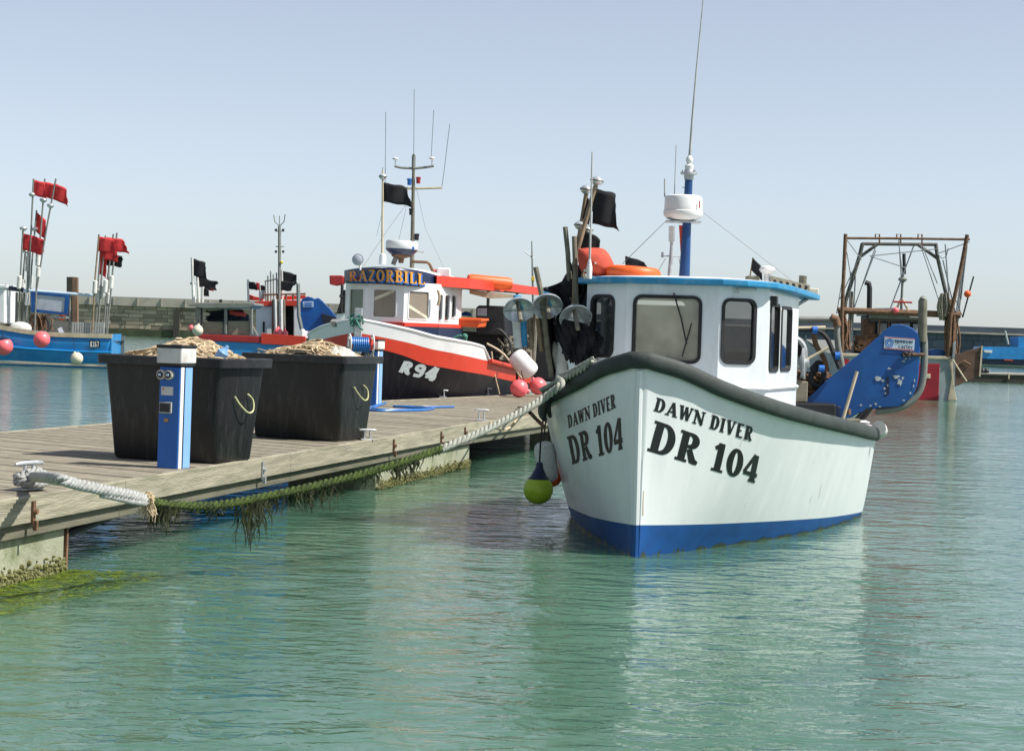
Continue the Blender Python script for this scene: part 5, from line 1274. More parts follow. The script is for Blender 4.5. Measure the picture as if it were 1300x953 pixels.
t = thing('black_flag', 'black flag flying from the pole over the black boat wheelhouse', 'flag', P(487, 232, YP))
mkflag('flag', 'blackflag', t, P0=P(486.8, 231.5, YP), P1=P(486.8, 256, YP), fly=P(521.5, 237.5, YP)-P(486.8, 231.5, YP), drop=.02, amp=.05, seed=3, ragged=.06)
YM2 = 41.0
m2 = MB().tube(PP([(523, 340), (523.6, 308), (525.3, 196)], YM2), [.05, .045, .03], 10).build('mast', 'tubegrey', bo, smooth=True)
def am(name, m, pts, r, par=None): return MB().tube(PP(pts, YM2), r, 6).build(name, m, par or m2, smooth=True)
am('crossbar', 'greypaint', [(500.8, 211), (509, 213), (525, 214), (541, 212.5), (550.7, 210.7)], .028)
am('crossbar', 'creamedge', [(487.7, 238.5), (525, 239.5), (561, 238.5)], .026)
for px, py in ((502, 203), (548.5, 202.5)):
    g_ = am('gps_stem', 'galv', [(px, py+8), (px, py+1)], .014); MB().lathe(P(px, py, YM2), [(.03, 0), (.065, .015), (.065, .035), (.03, .05)], 14).build('gps_dome', 'white', g_, smooth=True)
for pts in ([(489, 237), (489.8, 142.5)], [(525.3, 196), (525.6, 150), (525.8, 113)], [(547.5, 200), (550.7, 140)], [(561, 237), (563.5, 220), (571, 157.5)]): am('whip_antenna', 'wirem', pts, .008)
for px, py, m_ in ((531, 229, 'reddish'), (519.7, 231, 'lblue'), (522, 269, 'black'), (529, 301, 'black')):
    MB().lathe(P(px, py+4, YM2), [(.04, 0), (.045, .02), (.045, .09), (.055, .1), (.055, .13), (.02, .14)], 12).build('nav_light', m_, m2, smooth=True)
am('light_bracket', 'galv', [(522, 318), (538, 320)], .02)
am('masthead', 'greypaint', [(525, 214), (525.3, 198)], .045)
for a, e in (((521, 252), (492, 292)), ((492, 292), (460, 340)), ((516, 262), (506, 306)), ((529, 240), (540, 290)), ((540, 290), (566, 345)), ((487, 262), (478, 300))): am('stay', 'wirem', [a, e], .004)
# gear on the aft deck
o = MB(); 
cv_ = [P(*a, 41.5) for a in ((573.5, 404), (609.5, 406), (607, 416), (575, 414))]
o.prism(cv_, (.15, .6, .02)); o = o.build('fish_crate', 'orange', bevel=.02); tag(o, 'orange plastic crate on the side deck behind the black boat wheelhouse', 'crate')
o2 = MB().prism(PP([(572, 403), (611, 405), (611, 407.5), (572, 405.5)], 41.46), (.15, .66, .02)).build('crate_rim', 'orange', o)
eb = MB().prism(PP([(604, 390), (608, 387.5), (640, 388.5), (642, 426), (604, 424)], 42.6), (.2, .8, 0)).build('engine_casing', 'black', bo, bevel=.03)
MB().prism(PP([(606, 391), (618, 391), (618, 401), (606, 401)], 42.55), (0, .03, 0)).build('casing_window', 'vinyl', eb, bevel=.01)
MB().prism(PP([(585, 398), (590, 395), (596, 396), (600, 401), (586, 401)], 44.5), (0, .3, 0)).build('tarpaulin', 'blue', bo, bevel=.03)
MB().prism(PP([(560, 418), (640, 424), (640, 446), (560, 436)], 43.4), (0, .3, 0)).build('working_gear', 'black', bo, bevel=.03)
mb = MB(); r2 = random.Random(15)
for i in range(22): mb.tube(curve([P(628+r2.random()*44, 426+r2.random()*30, 42.6+r2.random()*1.2) for _ in range(4)], 5), r2.uniform(.014, .03), 5)
mb.build('rope_tangle', 'tubegrey', bo, smooth=True)
for i, (x0, y0, x1, y1, m_, r_) in enumerate(((644, 400, 648, 452, 'tubegrey', .05), (652, 392, 656, 446, 'bamboo', .04), (636, 396, 637, 450, 'rust', .05), (662, 395, 660, 440, 'lblue', .06), (670, 398, 674, 460, 'woodpanel', .07), (680, 398, 676, 470, 'tubegrey', .06))):
    MB().tube(PP([(x0, y0), (x1, y1)], 43.6), r_, 8).build('deck_post', m_, bo, smooth=True)
MB().prism(PP([(608, 410), (650, 408), (690, 400), (716, 402), (716, 486), (690, 484), (660, 474), (608, 452)], 45.4), (0, .3, 0)).build('dark_netting', 'rubber', bo, bevel=.05)
mb = MB().tube(curve(PP([(822-196, 422), (634, 418), (645, 430), (650, 445), (656, 470), (656, 486)], 41.3), 5), .03, 6).build('hanging_line', 'rubber', bo, smooth=True)
MB().tube(curve(PP([(624, 446), (627, 470), (634, 500)], 41.2), 5), .02, 6).build('hanging_line', 'manila', bo, smooth=True)
MB().tube(curve(PP([(618, 436), (640, 450), (662, 480)], 41.25), 5), .025, 6).build('hanging_line', 'creamedge', bo, smooth=True)
MB().ball(P(590, 427, 39.0), .06, 8).tube(curve([P(576, 430, 39), P(584, 426, 39), P(592, 431, 39), P(588, 424, 39)], 4), .03, 5).build('rope_coil', 'greenrope', bo, smooth=True)
MB().tube(curve(PP([(556, 368), (558, 378), (555.5, 388)], 39.6), 5), .03, 6).build('rope_hank', 'manila', bo, smooth=True)
sausage('white long fender tilted on the stern quarter of the black boat', (652, 448), (677, 476), 12.5, 40.6, 'white', [(652, 448), (646, 440)])
hang_buoy('round_fender', 'pink ball fender low at the stern quarter of the black boat by the pontoon', 659, 493, 11.5, 39.9, 'pink', (672, 497), 'pink', [(664, 480), (662, 470)])
hang_buoy('round_fender', 'darker pink ball fender almost hidden behind the white boat bow', 683, 490, 11, 41.0, 'pink', (676, 480), 'pink', [(672, 474), (670, 466)])
o = thing('antenna_mast', 'thin distant mast with a slanting yard above the middle dish reflector', 'mast', P(677, 392, 52))
MB().tube(PP([(677, 392), (676.5, 365), (675, 306)], 52), [.04, .035, .015], 6).build('pole', 'greypaint', o, smooth=True)
MB().tube(PP([(666, 319), (678, 329)], 52), .015, 5).build('yard', 'wirem', o)
MB().box(P(676.5, 354, 52), (.09, .09, .12)).build('lamp', 'yellow', o, bevel=.01)

# ================================================================== blue boat at the left edge
SB = P(141, 462, 78)
BY = 78.0; bs = BY/F
b1_ = thing('fishing_boat', 'bright blue fishing boat at the left edge with red flagged marker poles', 'fishing boat', P(60, 463, BY), 'fishing boats in the harbour')
WLb = G(60, 463.5, 0).y
BX0 = P(-70, 463, BY).x; BX1 = P(141, 463, BY).x
L_ = BX1-BX0
def bside(z_of, rows, y_of): return MB().grid([[Vector((BX0+L_*i/30, y_of(i/30, j/rows), z_of(i/30, j/rows))) for i in range(31)] for j in range(rows+1)])
zb_ = lambda u: P(-70+211*u, 0, BY).z*0 + (HCAM + ray(-70+211*u, 419.5 + 42*max(0, .82-u)**2*-1.1 + 5*u*0)[1]*BY)
def zpx(px, py): return HCAM+ray(px, py)[1]*BY
ztop = interp([(-70, 402), (0, 413), (30, 418), (70, 422), (144, 424)])
def ztp(u): px = -70+211*u; return zpx(px, ztop(px))
def zbt(u): px = -70+211*u; return zpx(px, ztop(px)+5.5)
hb = bside(lambda u, v: -.3+(zbt(u)+.3)*v, 6, lambda u, v: BY+.25*(1-v)**2+1.2*max(0, .25-u)).build('hull', 'bblue', b1_, smooth=True, solid=.05)
bside(lambda u, v: zbt(u)+(ztp(u)-zbt(u))*v, 1, lambda u, v: BY-.03).build('capping_strake', 'creamedge', hb, solid=.09)
bside(lambda u, v: .08+.12*v-.02, 1, lambda u, v: BY+.18).build('waterline_stripe', 'cream', hb, solid=.06)
MB().tube([Vector((BX0+L_*u, BY-.03, -.1+(zbt(u))*.62)) for u in (0, .2, .5, .8, 1)], .045, 8).build('strake', 'bblue', hb, smooth=True)
MB().grid([[Vector((BX1, BY, z)), Vector((BX1-.15, BY+2.6, z))] for z in (-.3, .5, ztp(1))]).build('transom', 'bblue', hb, solid=.05)
MB().grid([[Vector((BX0+L_*u, BY+.05, zbt(u)-.1)), Vector((BX0+L_*u, BY+2.6, zbt(u)-.1))] for u in (0, .25, .5, .75, 1)]).build('deck', 'greypaint', b1_)
MB().grid([[Vector((BX0+L_*u, BY+2.6, -.2)), Vector((BX0+L_*u, BY+2.6, zbt(u)+.1))] for u in (0, .25, .5, .75, 1)]).build('far_side', 'greypaint', b1_, solid=.05)
pl = MB().prism(PP([(113, 432), (126.5, 432), (126.5, 441.5), (114, 441.5)], BY-.06), (0, .03, 0)).build('number_plate', 'black', hb)
lettering("R267", lambda x, y, k: P(114.3+11.2*x, 440.3-7*y, BY-.075-k*.001), False, gap=.06, bold=1.1).build('registration_number', 'white', pl, fixn=False)
MB().prism(PP([(-60, 365), (6.5, 364), (6.5, 411), (-60, 404)], BY+.3), (0, 1.8, 0)).build('wheelhouse', 'rwhite', b1_, bevel=.05)
MB().prism(PP([(-62, 361), (9, 361.5), (8, 366), (-62, 366)], BY+.2), (0, 2.0, 0)).build('wheelhouse_roof', 'white', b1_, bevel=.03)
def bt(name, m, pts, r, Y=BY+.6, par=None): return MB().tube(PP(pts, Y), r, 6).build(name, m, par or b1_, smooth=True)
bt('awning_pipe', 'stickerwhite', [(8, 367), (60, 370.5), (118, 375)], .07); bt('awning_fold', 'navy', [(6, 363), (12, 366), (30, 368)], .10)
for x in (21, 31, 89): bt('awning_post', 'greypaint', [(x, 371), (x-1, 420)], .045)
bt('rail', 'galv', [(58, 402), (88, 403.5)], .05); 
sc_ = MB()
fr_ = [(39, 370.5), (87.5, 374.5), (85.5, 399.5), (39.5, 396)]; inn = [(45, 373.5), (82.5, 377.5), (81, 396.5), (46, 392.5)]
F_ = PP(fr_, BY+.5); I_ = PP(inn, BY+.5); k4 = Vector((0, .06, 0))
sc_.add(F_+I_+[p+k4 for p in F_]+[p+k4 for p in I_], [(i, (i+1) % 4, 4+(i+1) % 4, 4+i) for i in range(4)]+[(8+i, 12+i, 12+(i+1) % 4, 8+(i+1) % 4) for i in range(4)]+[(i, 8+i, 8+(i+1) % 4, (i+1) % 4) for i in range(4)])
scr = sc_.build('screen_frame', 'blue', b1_); MB().prism(PP(inn, BY+.53), (0, .02, 0)).build('clear_screen', 'vinyl', scr)
MB().prism(PP([(8, 405), (92, 408.5), (92, 424), (8, 420)], BY+2.0), (0, .2, 0)).build('dark_gunwale', 'greypaint', b1_)
mb = MB()
for i in range(13): x = 93+i*3.2; mb.box(P(x, 416.5, BY+.5), (2.4*bs, .08, 15*bs))
mb.build('slatted_guard', 'grill', b1_)
mb = MB(); r2 = random.Random(31)
for i in range(40):
    x = 40+r2.random()*22; mb.tube(curve(PP([(x, 398+r2.random()*5), (x+r2.uniform(-3, 5), 406), (x+r2.uniform(-4, 6), 419)], BY+.4+r2.random()*.3), 4), .03, 5)
mb.build('hanging_net', 'rust', b1_, smooth=True)
bt('hose', 'rubber', [(58, 400), (62, 410), (62, 428)], .06, BY+.1); bt('pump', 'chrome', [(74, 417), (77, 424)], .16); MB().box(P(79, 403, BY+.7), (.24, .2, .2)).build('float_box', 'orange', b1_, bevel=.03)
MB().ball(P(26, 417, BY+.3), .28, 12, (1, 0, 0), 1.6).build('white_bundle', 'whitefloat', b1_, smooth=True)
hang_buoy('round_fender', 'pink ball fender hanging at the far left end of the blue hull', 5, 439.5, 11.5, BY-.7, 'pink', (3, 426), 'navy', [(3, 420)])
hang_buoy('round_fender', 'orange pink ball fender below the blue framed screen on the blue hull', 53, 431, 10.5, BY-.7, 'pink', (52, 420.5), 'pink', [(51, 416)])
hang_buoy('round_fender', 'cream ball fender near the stern of the blue hull', 97.5, 455, 8, BY-.6, 'cream', (94.5, 446.5), 'cream', [(94, 436), (93, 428)])
# timber pile behind it
t = thing('timber_pile', 'square brown timber pile standing behind the blue boat', 'pile', P(91, 440, 84))
MB().prism(PP([(84.5, 351.5), (91.5, 351.5), (91.5, 450), (84.5, 450)], 84), (0, .3, 0)).build('shaded_face', 'darkwood', t)  # shaded and sunlit sides of one pile put into two wood colours
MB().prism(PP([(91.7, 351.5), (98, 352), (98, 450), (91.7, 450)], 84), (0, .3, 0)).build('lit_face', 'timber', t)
# red flagged marker buoys
def rd(lab, pole, refl, flag_, floats, dy=0, m='greypaint'):
    flag_ = tuple((a, b_, c, d+.22*(d-b_), e*1.22, *rest) for a, b_, c, d, e, *rest in flag_)
    danbuoy(lab, pole, BY+.5+dy, m, .035, refl, flag_, floats, 'marker buoys with flags')
rd('tall marker pole with the leftmost topmost red flag of the blue boat', [(42.6, 227), (36.7, 353), (31, 418)], ((40.8, 247, 4.2),), ((42.6, 228, 41.6, 244, 14, 4, 1, 'redflag', 1.2, 1),), ((35.2, 372, 34, 388, 3.1),))
rd('tall marker pole with red flag between two other red flags at the top', [(57, 227), (48.5, 335), (42, 420)], ((55, 254, 4.6),), ((57, 231, 55.8, 247, 14, 3, 1, 'redflag', 1.4, 2),), ((48.6, 320, 47.8, 338, 3.1),), .15)
rd('tall leaning marker pole with red flag drooping to the right at the top', [(71, 227), (60, 285), (46, 370), (44, 420)], ((64, 261, 4.4),), ((70, 233, 68.6, 250, 14, 6, 2, 'redflag', 1.2, 3),), ((49, 339, 48, 352, 3.0),), -.15)
rd('marker pole with a small triangular red flag in the middle of the left group', [(46.5, 267), (40, 340), (37, 420)], ((44, 291, 4.4),), ((46.4, 269, 45, 289, 11, 12, 0, 'redflag', 1.0, 4),), ((39, 350, 37.5, 366, 3.2),), .3)
rd('shorter marker pole with a broad bright red flag above the awning', [(29.4, 287), (26, 350), (23, 418)], ((29.6, 290, 4.6),), ((29, 296, 28, 313, 22.5, 7, 1, 'redflag', 1.2, 5),), ((25.2, 350, 24, 367, 3.2),), 0)
rd('shorter marker pole without flag beside the broad red flag', [(32.5, 315), (28.5, 360), (27, 420)], ((32, 319, 4.4),), (), ((29.3, 355, 28.6, 369, 3.0),), .25)
rd('marker pole without flag with a high white float in the left group', [(36, 310), (35.2, 345), (33, 420)], (), (), ((35.6, 324, 34.9, 345, 3.0),), .4)
rd('marker pole with red flag at the left of the stern group', [(125.7, 297.5), (121, 350), (117, 422)], (), ((125.5, 300, 124.5, 315.5, 18, 3, 2, 'redflag', 1.6, 7),), ((121, 356, 120, 373, 3.0),), -.1, 'bamboo')
rd('marker pole with red flag reaching furthest right in the stern group', [(148.5, 295.5), (143, 345), (136, 424)], (), ((135.5, 301, 138, 315, 21, 3, 1, 'redflag', 1.6, 8),), ((142, 350, 140.5, 367, 2.9),), .1)
rd('marker pole with a crumpled red flag in the lower stern group', [(134, 299), (129, 350), (124, 424)], (), ((128, 316, 127, 327, 18, 2, 1, 'redflag', 1.8, 9),), ((134.5, 355, 133, 372, 3.0),), 0)
rd('marker pole with a dark flag below the red ones in the stern group', [(144, 297), (137, 350), (131, 424)], (), ((135, 322, 134, 334, 17, 2, 1, 'blackflag', 1.2, 10),), ((129, 362, 128, 379, 3.0),), .3)
rd('marker pole with a furled narrow red flag in the stern group', [(128, 314), (125, 352), (121, 424)], (), ((127.5, 316, 126, 342, 7, 4, 1, 'redflag', 1.0, 11),), ((124, 367, 123, 385, 3.0),), .2)
rd('bare marker pole at the right end of the stern group', [(139, 320), (137, 370), (134.5, 424)], (), (), ((138, 372, 137.3, 386, 2.6),), .35)

# ================================================================== boat with grey canopy, middle distance
CY_ = 62.0; cs = CY_/F
b2_ = thing('fishing_boat', 'red and blue fishing boat with a flat grey canopy beyond the tubs', 'fishing boat', P(290, 425, CY_), 'fishing boats in the harbour')
def cpz(name, m, pts, Y=CY_, dy=.3, par=None, bevel=.02): return MB().prism(PP(pts, Y), (0, dy, 0)).build(name, m, par or b2_, bevel=bevel)
hl = cpz('hull', 'bblue', [(244, 432), (250, 470), (256, 492), (385, 496), (385, 434), (300, 431)], dy=2.2)
cpz('red_band', 'darkred', [(246, 424), (256, 424.5), (331, 427), (331, 435.5), (246, 432)], CY_-.05, .1, hl)
cpz('red_band', 'red', [(331, 423), (388, 427), (388, 439), (331, 436.5)], CY_-.07, .1, hl)
cpz('canopy', 'greypaint', [(240, 385.5), (262, 384), (323, 384.5), (323.5, 387.5), (317, 391), (262, 391.5), (240, 388.5)], CY_-.1, 2.3)
for x, w_ in ((248, 9), (284.5, 3.4), (317.5, 3), (254, 3)): cpz('canopy_post', 'greypaint', [(x, 390), (x+w_, 390), (x+w_, 424.5), (x, 424)], CY_, .15)
cpz('back_board', 'woodpanel', [(256, 408), (318, 408), (328, 426), (256, 425)], CY_+1.9, .1)
cpz('front_board', 'woodpanel', [(257, 408), (283, 408.5), (283, 425), (257, 424.5)], CY_+.1, .06)
cpz('front_board', 'woodpanel', [(289, 407.5), (317, 407.5), (317, 426), (289, 425.5)], CY_+.1, .06)
cpz('engine_box', 'black', [(266, 395), (284, 393), (300, 396), (316, 403), (316, 408), (266, 408)], CY_+1.4, .3)
cpz('stowed_gear', 'red', [(291, 394), (312, 397), (311, 402), (300, 401), (291, 399)], CY_+1.0, .3)
mb = MB(); r2 = random.Random(3)
for i in range(16): mb.tube(curve(PP([(260+r2.random()*56, 394+r2.random()*14) for _ in range(4)], CY_+1.2), 3), .03, 5)
mb.build('gear_lines', 'rubber', b2_)
MB().tube(PP([(280, 384), (280.3, 380)], CY_), .05, 8).build('vent', 'black', b2_)
hang_buoy('round_fender', 'cream ball fender at the left end of the grey canopy boat', 251, 419.5, 7, CY_-.4, 'cream', (252, 411), 'cream', [(252, 404)])
hang_buoy('round_fender', 'small pink ball fender left of the cream one on the grey canopy boat', 242.5, 416, 3.4, CY_-.2, 'pink', (243, 412), 'pink', [(244, 408)])
def bd(lab, pole, fl, refl=(), floats=(), Y=CY_+.8): danbuoy(lab, pole, Y, 'whitefloat', .045, refl, fl, floats, 'marker buoys with flags')
bd('pale marker pole with the topmost ragged black flag above the grey canopy', [(243.8, 327), (245.6, 384)], ((243.8, 327.5, 243.4, 349, 20, 6, 1, 'blackflag', 1.6, 1),))
bd('pale marker pole with a long streaming black flag over a red scrap', [(250.5, 350), (252.5, 384)], ((250, 351, 251, 363.5, 27, 7, 0, 'blackflag', 1.8, 2), (257, 362, 258, 367, 13, 3, 0, 'redflag', 1, 3)), (), (), CY_+.9)
bd('pale marker pole with the lowest small square black flag', [(257.5, 364), (257, 384)], ((257.5, 365.5, 257.8, 375.5, 8, 1, 0, 'blackflag', .6, 4),), (), (), CY_+.7)
bd('pale marker pole with a grey reflector and no flag above the grey canopy', [(244.5, 357), (247, 384)], (), ((244.5, 359.5, 3.4),), (), CY_+1.0)

# red and white boat right behind it
DY = 66.0
b3_ = thing('fishing_boat', 'red and white fishing boat with a forked mast and blue net hauler plate', 'fishing boat', P(350, 430, DY), 'fishing boats in the harbour')
def dz(name, m, pts, Y=DY, dy=.3, par=None, bevel=.02): return MB().prism(PP(pts, Y), (0, dy, 0)).build(name, m, par or b3_, bevel=bevel)
dt = lambda name, m, pts, r, Y=DY, par=None: MB().tube(PP(pts, Y), r, 6).build(name, m, par or b3_, smooth=True)
dz('hull', 'darkred', [(318, 430), (430, 436), (430, 480), (330, 480)], DY+.3, 2.2)
dz('wheelhouse', 'rwhite', [(325, 388.5), (346, 388.5), (346, 429), (325, 428)], DY, 1.8)
dz('door', 'black', [(333.5, 408), (336, 408), (336, 422), (333.5, 422)], DY-.05, .04)
dz('doorway_shade', 'rubber', [(347, 388.5), (372, 388.5), (372, 429), (347, 429)], DY+.8, .2)  # black sheet stands in for the shade inside the cabin opening
dz('cabin_side', 'rwhite', [(373, 388.5), (378.5, 388.5), (380, 412), (384.5, 420), (384.5, 429.5), (373, 429.5)], DY, 1.6)
dz('roof', 'red', [(323, 382.5), (377.5, 381), (378.5, 388), (323, 388.3)], DY-.15, 2.3)
for pts in ([(316, 373.5), (324, 376.5), (334, 378), (334, 382), (316, 381)], [(356, 376), (388, 374.5), (388, 379), (356, 381.5)]): dz('roof_rail_board', 'red', pts, DY+.4, .1)
for x in (340, 352, 363, 372): dt('roof_rail', 'rust', [(x, 382), (x, 374)], .035)
dt('roof_rail', 'rust', [(334, 374), (388, 373)], .035)
for x0, x1, m_, r_ in ((349.5, 350.5, 'whitefloat', .07), (353, 353.5, 'bamboo', .05), (357, 357.5, 'whitefloat', .08), (360.5, 361, 'tubegrey', .05), (347, 346.5, 'rust', .05)): dt('pole_bundle', m_, [(x0, 380), (x1, 426)], r_, DY-.2)
ms = dt('mast', 'greypaint', [(354.6, 384), (354.9, 330), (354.8, 287)], .055)
dt('fork', 'greypaint', [(354.8, 287), (349, 281.5), (347.5, 273)], .018, DY, ms); dt('fork', 'greypaint', [(354.8, 287), (360.5, 281.5), (362, 272)], .018, DY, ms); dt('fork', 'greypaint', [(354.8, 290), (354.8, 274)], .015, DY, ms)
for x, y in ((350.3, 292), (359.5, 292), (350.3, 319.5), (359.5, 319.5)):
    dt('insulator', 'black', [(x, y-1.5), (x, y+1.5)], .045, DY, ms)
for y in (293.5, 313): dt('crossarm', 'greypaint', [(350, y), (360.5, y)], .018, DY, ms)
MB().ball(P(357.5, 333, DY-.05), .055, 8).build('lamp', 'yellow', ms)
for x, y0 in ((343.5, 344), (340, 350), (337, 356), (347, 348), (351, 346)): dt('small_aerial', 'greypaint', [(x, y0), (x+.3, 382)], .025)
dt('aerial_crossbar', 'greypaint', [(336, 357), (352, 354)], .03)
dz('radar_unit', 'greyhull', [(329, 370), (335, 368), (335, 379), (329, 380)], DY, .3)
def bd3(lab, pole, fl, Y=DY+.3): danbuoy(lab, pole, Y, 'whitefloat', .04, (), fl, (), 'marker buoys with flags')
bd3('marker pole with the upper large black flag right of the forked mast', [(358, 343), (358.5, 384)], ((358, 343.5, 357.5, 358, 19, 5, 0, 'blackflag', 1.4, 5),))
bd3('marker pole with the lower crumpled black flag right of the forked mast', [(353.5, 355), (354.5, 384)], ((353.4, 356.5, 352.6, 368.5, 20, 1, 0, 'blackflag', 1.8, 6),), DY+.2)
bd3('marker pole with a small flag half black half red over the red roof', [(314.8, 355), (315.4, 384)], ((314.8, 357, 315, 366.5, 11, 2, 0, 'blackflag', 1, 7), (325, 358.5, 325, 367.5, 5.5, 1, 0, 'redflag', .8, 8)))
bd3('marker pole with a small all black flag left of the aerials', [(330, 360), (330.3, 384)], ((329, 361.5, 329.4, 369.5, 8, 1.5, 0, 'blackflag', 1, 9),))
for i, (x, y, r_, lab) in enumerate(((353, 422.5, 6, 'largest pink ball fender beside the white cabin post'), (361.5, 423.5, 4.2, 'small pink ball fender right of the largest pink one'), (345.5, 432, 5, 'pale red ball fender low beside the tub rope'))):
    hang_buoy('round_fender', lab, x, y, r_, DY-.8, 'pink', (x, y-r_-2), 'pink', [(x, y-r_-5)])
hz_ = dz('net_hauler', 'blue', [(380, 411), (380.5, 385), (384, 379), (390, 376.3), (396, 377.5), (399, 379.5), (404, 378), (409, 382), (418, 391), (430, 406), (424, 412), (396, 420), (388, 420)], DY-1.2, .18, bevel=.02)
MB().prism(PP([(384.5, 382.8), (398, 382.3), (398, 389.6), (384.5, 390)], DY-1.22), (0, .01, 0)).build('sticker', 'stickerwhite', hz_)
for k in range(3): MB().prism(PP([(386.5, 384+2*k), (396.5, 383.7+2*k), (396.5, 384.7+2*k), (386.5, 385+2*k)], DY-1.235), (0, .008, 0)).build('sticker_lettering', 'pedblue', hz_)
dt('hauler_post', 'greypaint', [(378.5, 360), (379.3, 400), (383, 418)], .07, DY-1.2)
dz('gear', 'rubber', [(408, 398), (416, 400), (430, 404), (436, 412), (418, 414), (410, 408)], DY-1.3, .3)
# white boat structure peeping out left of the wheelhouse
t = thing('motor_boat', 'small white boat part seen left of the black boat wheelhouse', 'boat', P(434, 412, 60))
MB().prism(PP([(427, 405), (427, 398), (434, 396.5), (447, 398), (447, 412), (427, 412)], 60), (0, 1, 0)).build('cabin', 'rwhite', t, bevel=.03)
MB().prism(PP([(424, 409), (450, 409), (448, 470), (428, 470)], 60.1), (0, 1.4, 0)).build('hull', 'rwhite', t, bevel=.03)
for a in ([(433, 398), (434.5, 362)], [(431, 375), (438, 378)], [(437, 397), (438, 368)], [(429, 398), (434, 382)]): MB().tube(PP(a, 60), .05, 6).build('pulpit_rail', 'rubber', t)

# ================================================================== trawler at the right
TY = 72.0; ts = TY/F
tr = thing('trawler', 'grey and crimson stern trawler with rusty gantry frames at the right', 'trawler', P(1140, 508, TY), 'fishing boats in the harbour')
def tz(name, m, pts, Y=TY, dy=.3, par=None, bevel=.02): return MB().prism(PP(pts, Y), (0, dy, 0)).build(name, m, par or tr, bevel=bevel)
def tt(name, m, pts, r, Y=TY, par=None): return MB().tube(PP(pts, Y), r, 8).build(name, m, par or tr, smooth=True)
# hull: transom faces us, sides run away to the left
mb = MB(); secs = []
for k in range(9):
    u = k/8; Yk = TY+9*u; w_ = 1-.55*u**2.2; sh = -1.0*u
    cx = P(1137, 470, TY).x+sh; hw = 75*ts*w_
    pr = [(-1.0, P(1137, 452, TY).z+.75*u**1.5), (-1.0, .55), (-.93, .05), (-.80, -.5), (.80, -.5), (.93, .05), (1.0, .55), (1.0, P(1137, 452, TY).z+.75*u**1.5)]
    secs.append([Vector((cx+x*hw, Yk, z)) for x, z in pr])
mb.grid(secs); mb.add(secs[0], [tuple(range(8))]); hl = mb.build('hull', 'greyhull', tr)
tz('crimson_panel', 'crimson', [(1100, 461), (1193, 461.6), (1191.5, 508), (1100, 508.5)], TY-.04, .03, hl)
tz('cream_mark', 'creamedge', [(1173, 475), (1181.5, 474.5), (1181, 480.5), (1174, 480)], TY-.06, .03, hl)
tz('corner_trim', 'creamedge', [(1205, 455), (1209, 455), (1211, 490), (1215, 508), (1203, 508), (1208, 480)], TY-.05, .25, hl)
tz('transom_rim', 'creamedge', [(1062, 448), (1062, 452), (1207, 456.5), (1207, 452.5)], TY-.06, .15, hl)
MB().prism([p+Vector((0, .05, -.25)) for p in (secs[0][0], secs[0][-1], secs[-1][-1], secs[-1][0])], (0, 0, .03)).build('deck', 'greypaint', tr)
tz('side_panel', 'crimson', [(1066, 455), (1078, 455.5), (1078, 467), (1067, 466)], TY-.04, .03, hl)
# wheelhouse
cab = tz('wheelhouse', 'rubber', [(1104.5, 401), (1110, 399.5), (1170, 399.5), (1176, 402), (1176, 448), (1104.5, 447)], TY+2.5, 2.0)
for a in ((1114, 410, 1126, 424), (1131, 410, 1155, 425), (1159, 411, 1170, 424)): tz('window', 'vinyl', [(a[0], a[1]), (a[2], a[1]), (a[2], a[3]), (a[0], a[3])], TY+2.46, .03, cab)
tz('roof', 'greypaint', [(1103, 396.5), (1178, 396.5), (1180, 400.5), (1102, 400.5)], TY+2.2, 2.6, cab)
tz('roof_board', 'blue', [(1110, 391), (1134, 391), (1134, 396.5), (1110, 396.5)], TY+2.6, .2, cab)
ex = tt('exhaust_pipe', 'rubber', [(1098.5, 358.5), (1103, 360), (1104, 366), (1103.3, 406)], .10, TY+1.8); tt('exhaust_lagging', 'rust', [(1102, 405), (1101.8, 440)], .26, TY+1.8, ex)
g1 = tt('gantry_bar', 'rust', [(1071, 302.3), (1150, 302.8), (1231, 304)], .045, TY); tt('gantry_bar', 'darksteel', [(1094, 309.5), (1190, 310.5)], .062, TY+.5)
tt('gantry_leg', 'darksteel', [(1095, 309), (1091, 326), (1073.5, 382), (1068, 446)], .075, TY+.4); tt('gantry_leg', 'darksteel', [(1188, 310), (1190, 326), (1203, 382), (1206, 448)], .07, TY+.4)
tt('derrick', 'rust', [(1073.5, 297), (1071, 350), (1069, 400), (1069, 446)], .07, TY); tt('derrick', 'rust', [(1228, 298), (1222, 330), (1207, 400), (1203.5, 452)], .075, TY)
tt('gantry_brace', 'darksteel', [(1114, 310), (1092, 326)], .06, TY+.45); tt('gantry_brace', 'darksteel', [(1166, 311), (1190, 328)], .06, TY+.45)
for x in (1114, 1141, 1168): 
    b_ = tt('sheave', 'rust', [(x-2.5, 303), (x-2.5, 297.5), (x+2.5, 297.5), (x+2.5, 309)], .03, TY+.3)
tt('crossbeam', 'rust', [(1064, 394), (1120, 396), (1175, 398), (1219, 400)], .12, TY+.2); tt('crossbeam', 'greypaint', [(1104, 401), (1172, 403.5)], .08, TY+.6)
tt('post', 'rust', [(1204.5, 380), (1204, 452)], .13, TY+.25); tt('post', 'greypaint', [(1213, 396), (1211, 448)], .10, TY+.3); tt('post', 'tubegrey', [(1081, 370), (1079, 446)], .07, TY+.6)
cm_ = tt('mast', 'greypaint', [(1148.5, 322), (1146, 352), (1144, 395)], .05, TY+3)
for a in ([(1147.5, 322), (1148.2, 348)],): tt('mast_top', 'rubber', a, .065, TY+2.95, cm_)
MB().lathe(P(1146, 354.5, TY+3), [(.02, -.14), (.10, -.09), (.17, -.02), (.17, .02), (.1, .08), (.02, .1)], 14).build('mast_reflector', 'greypaint', cm_, smooth=True)
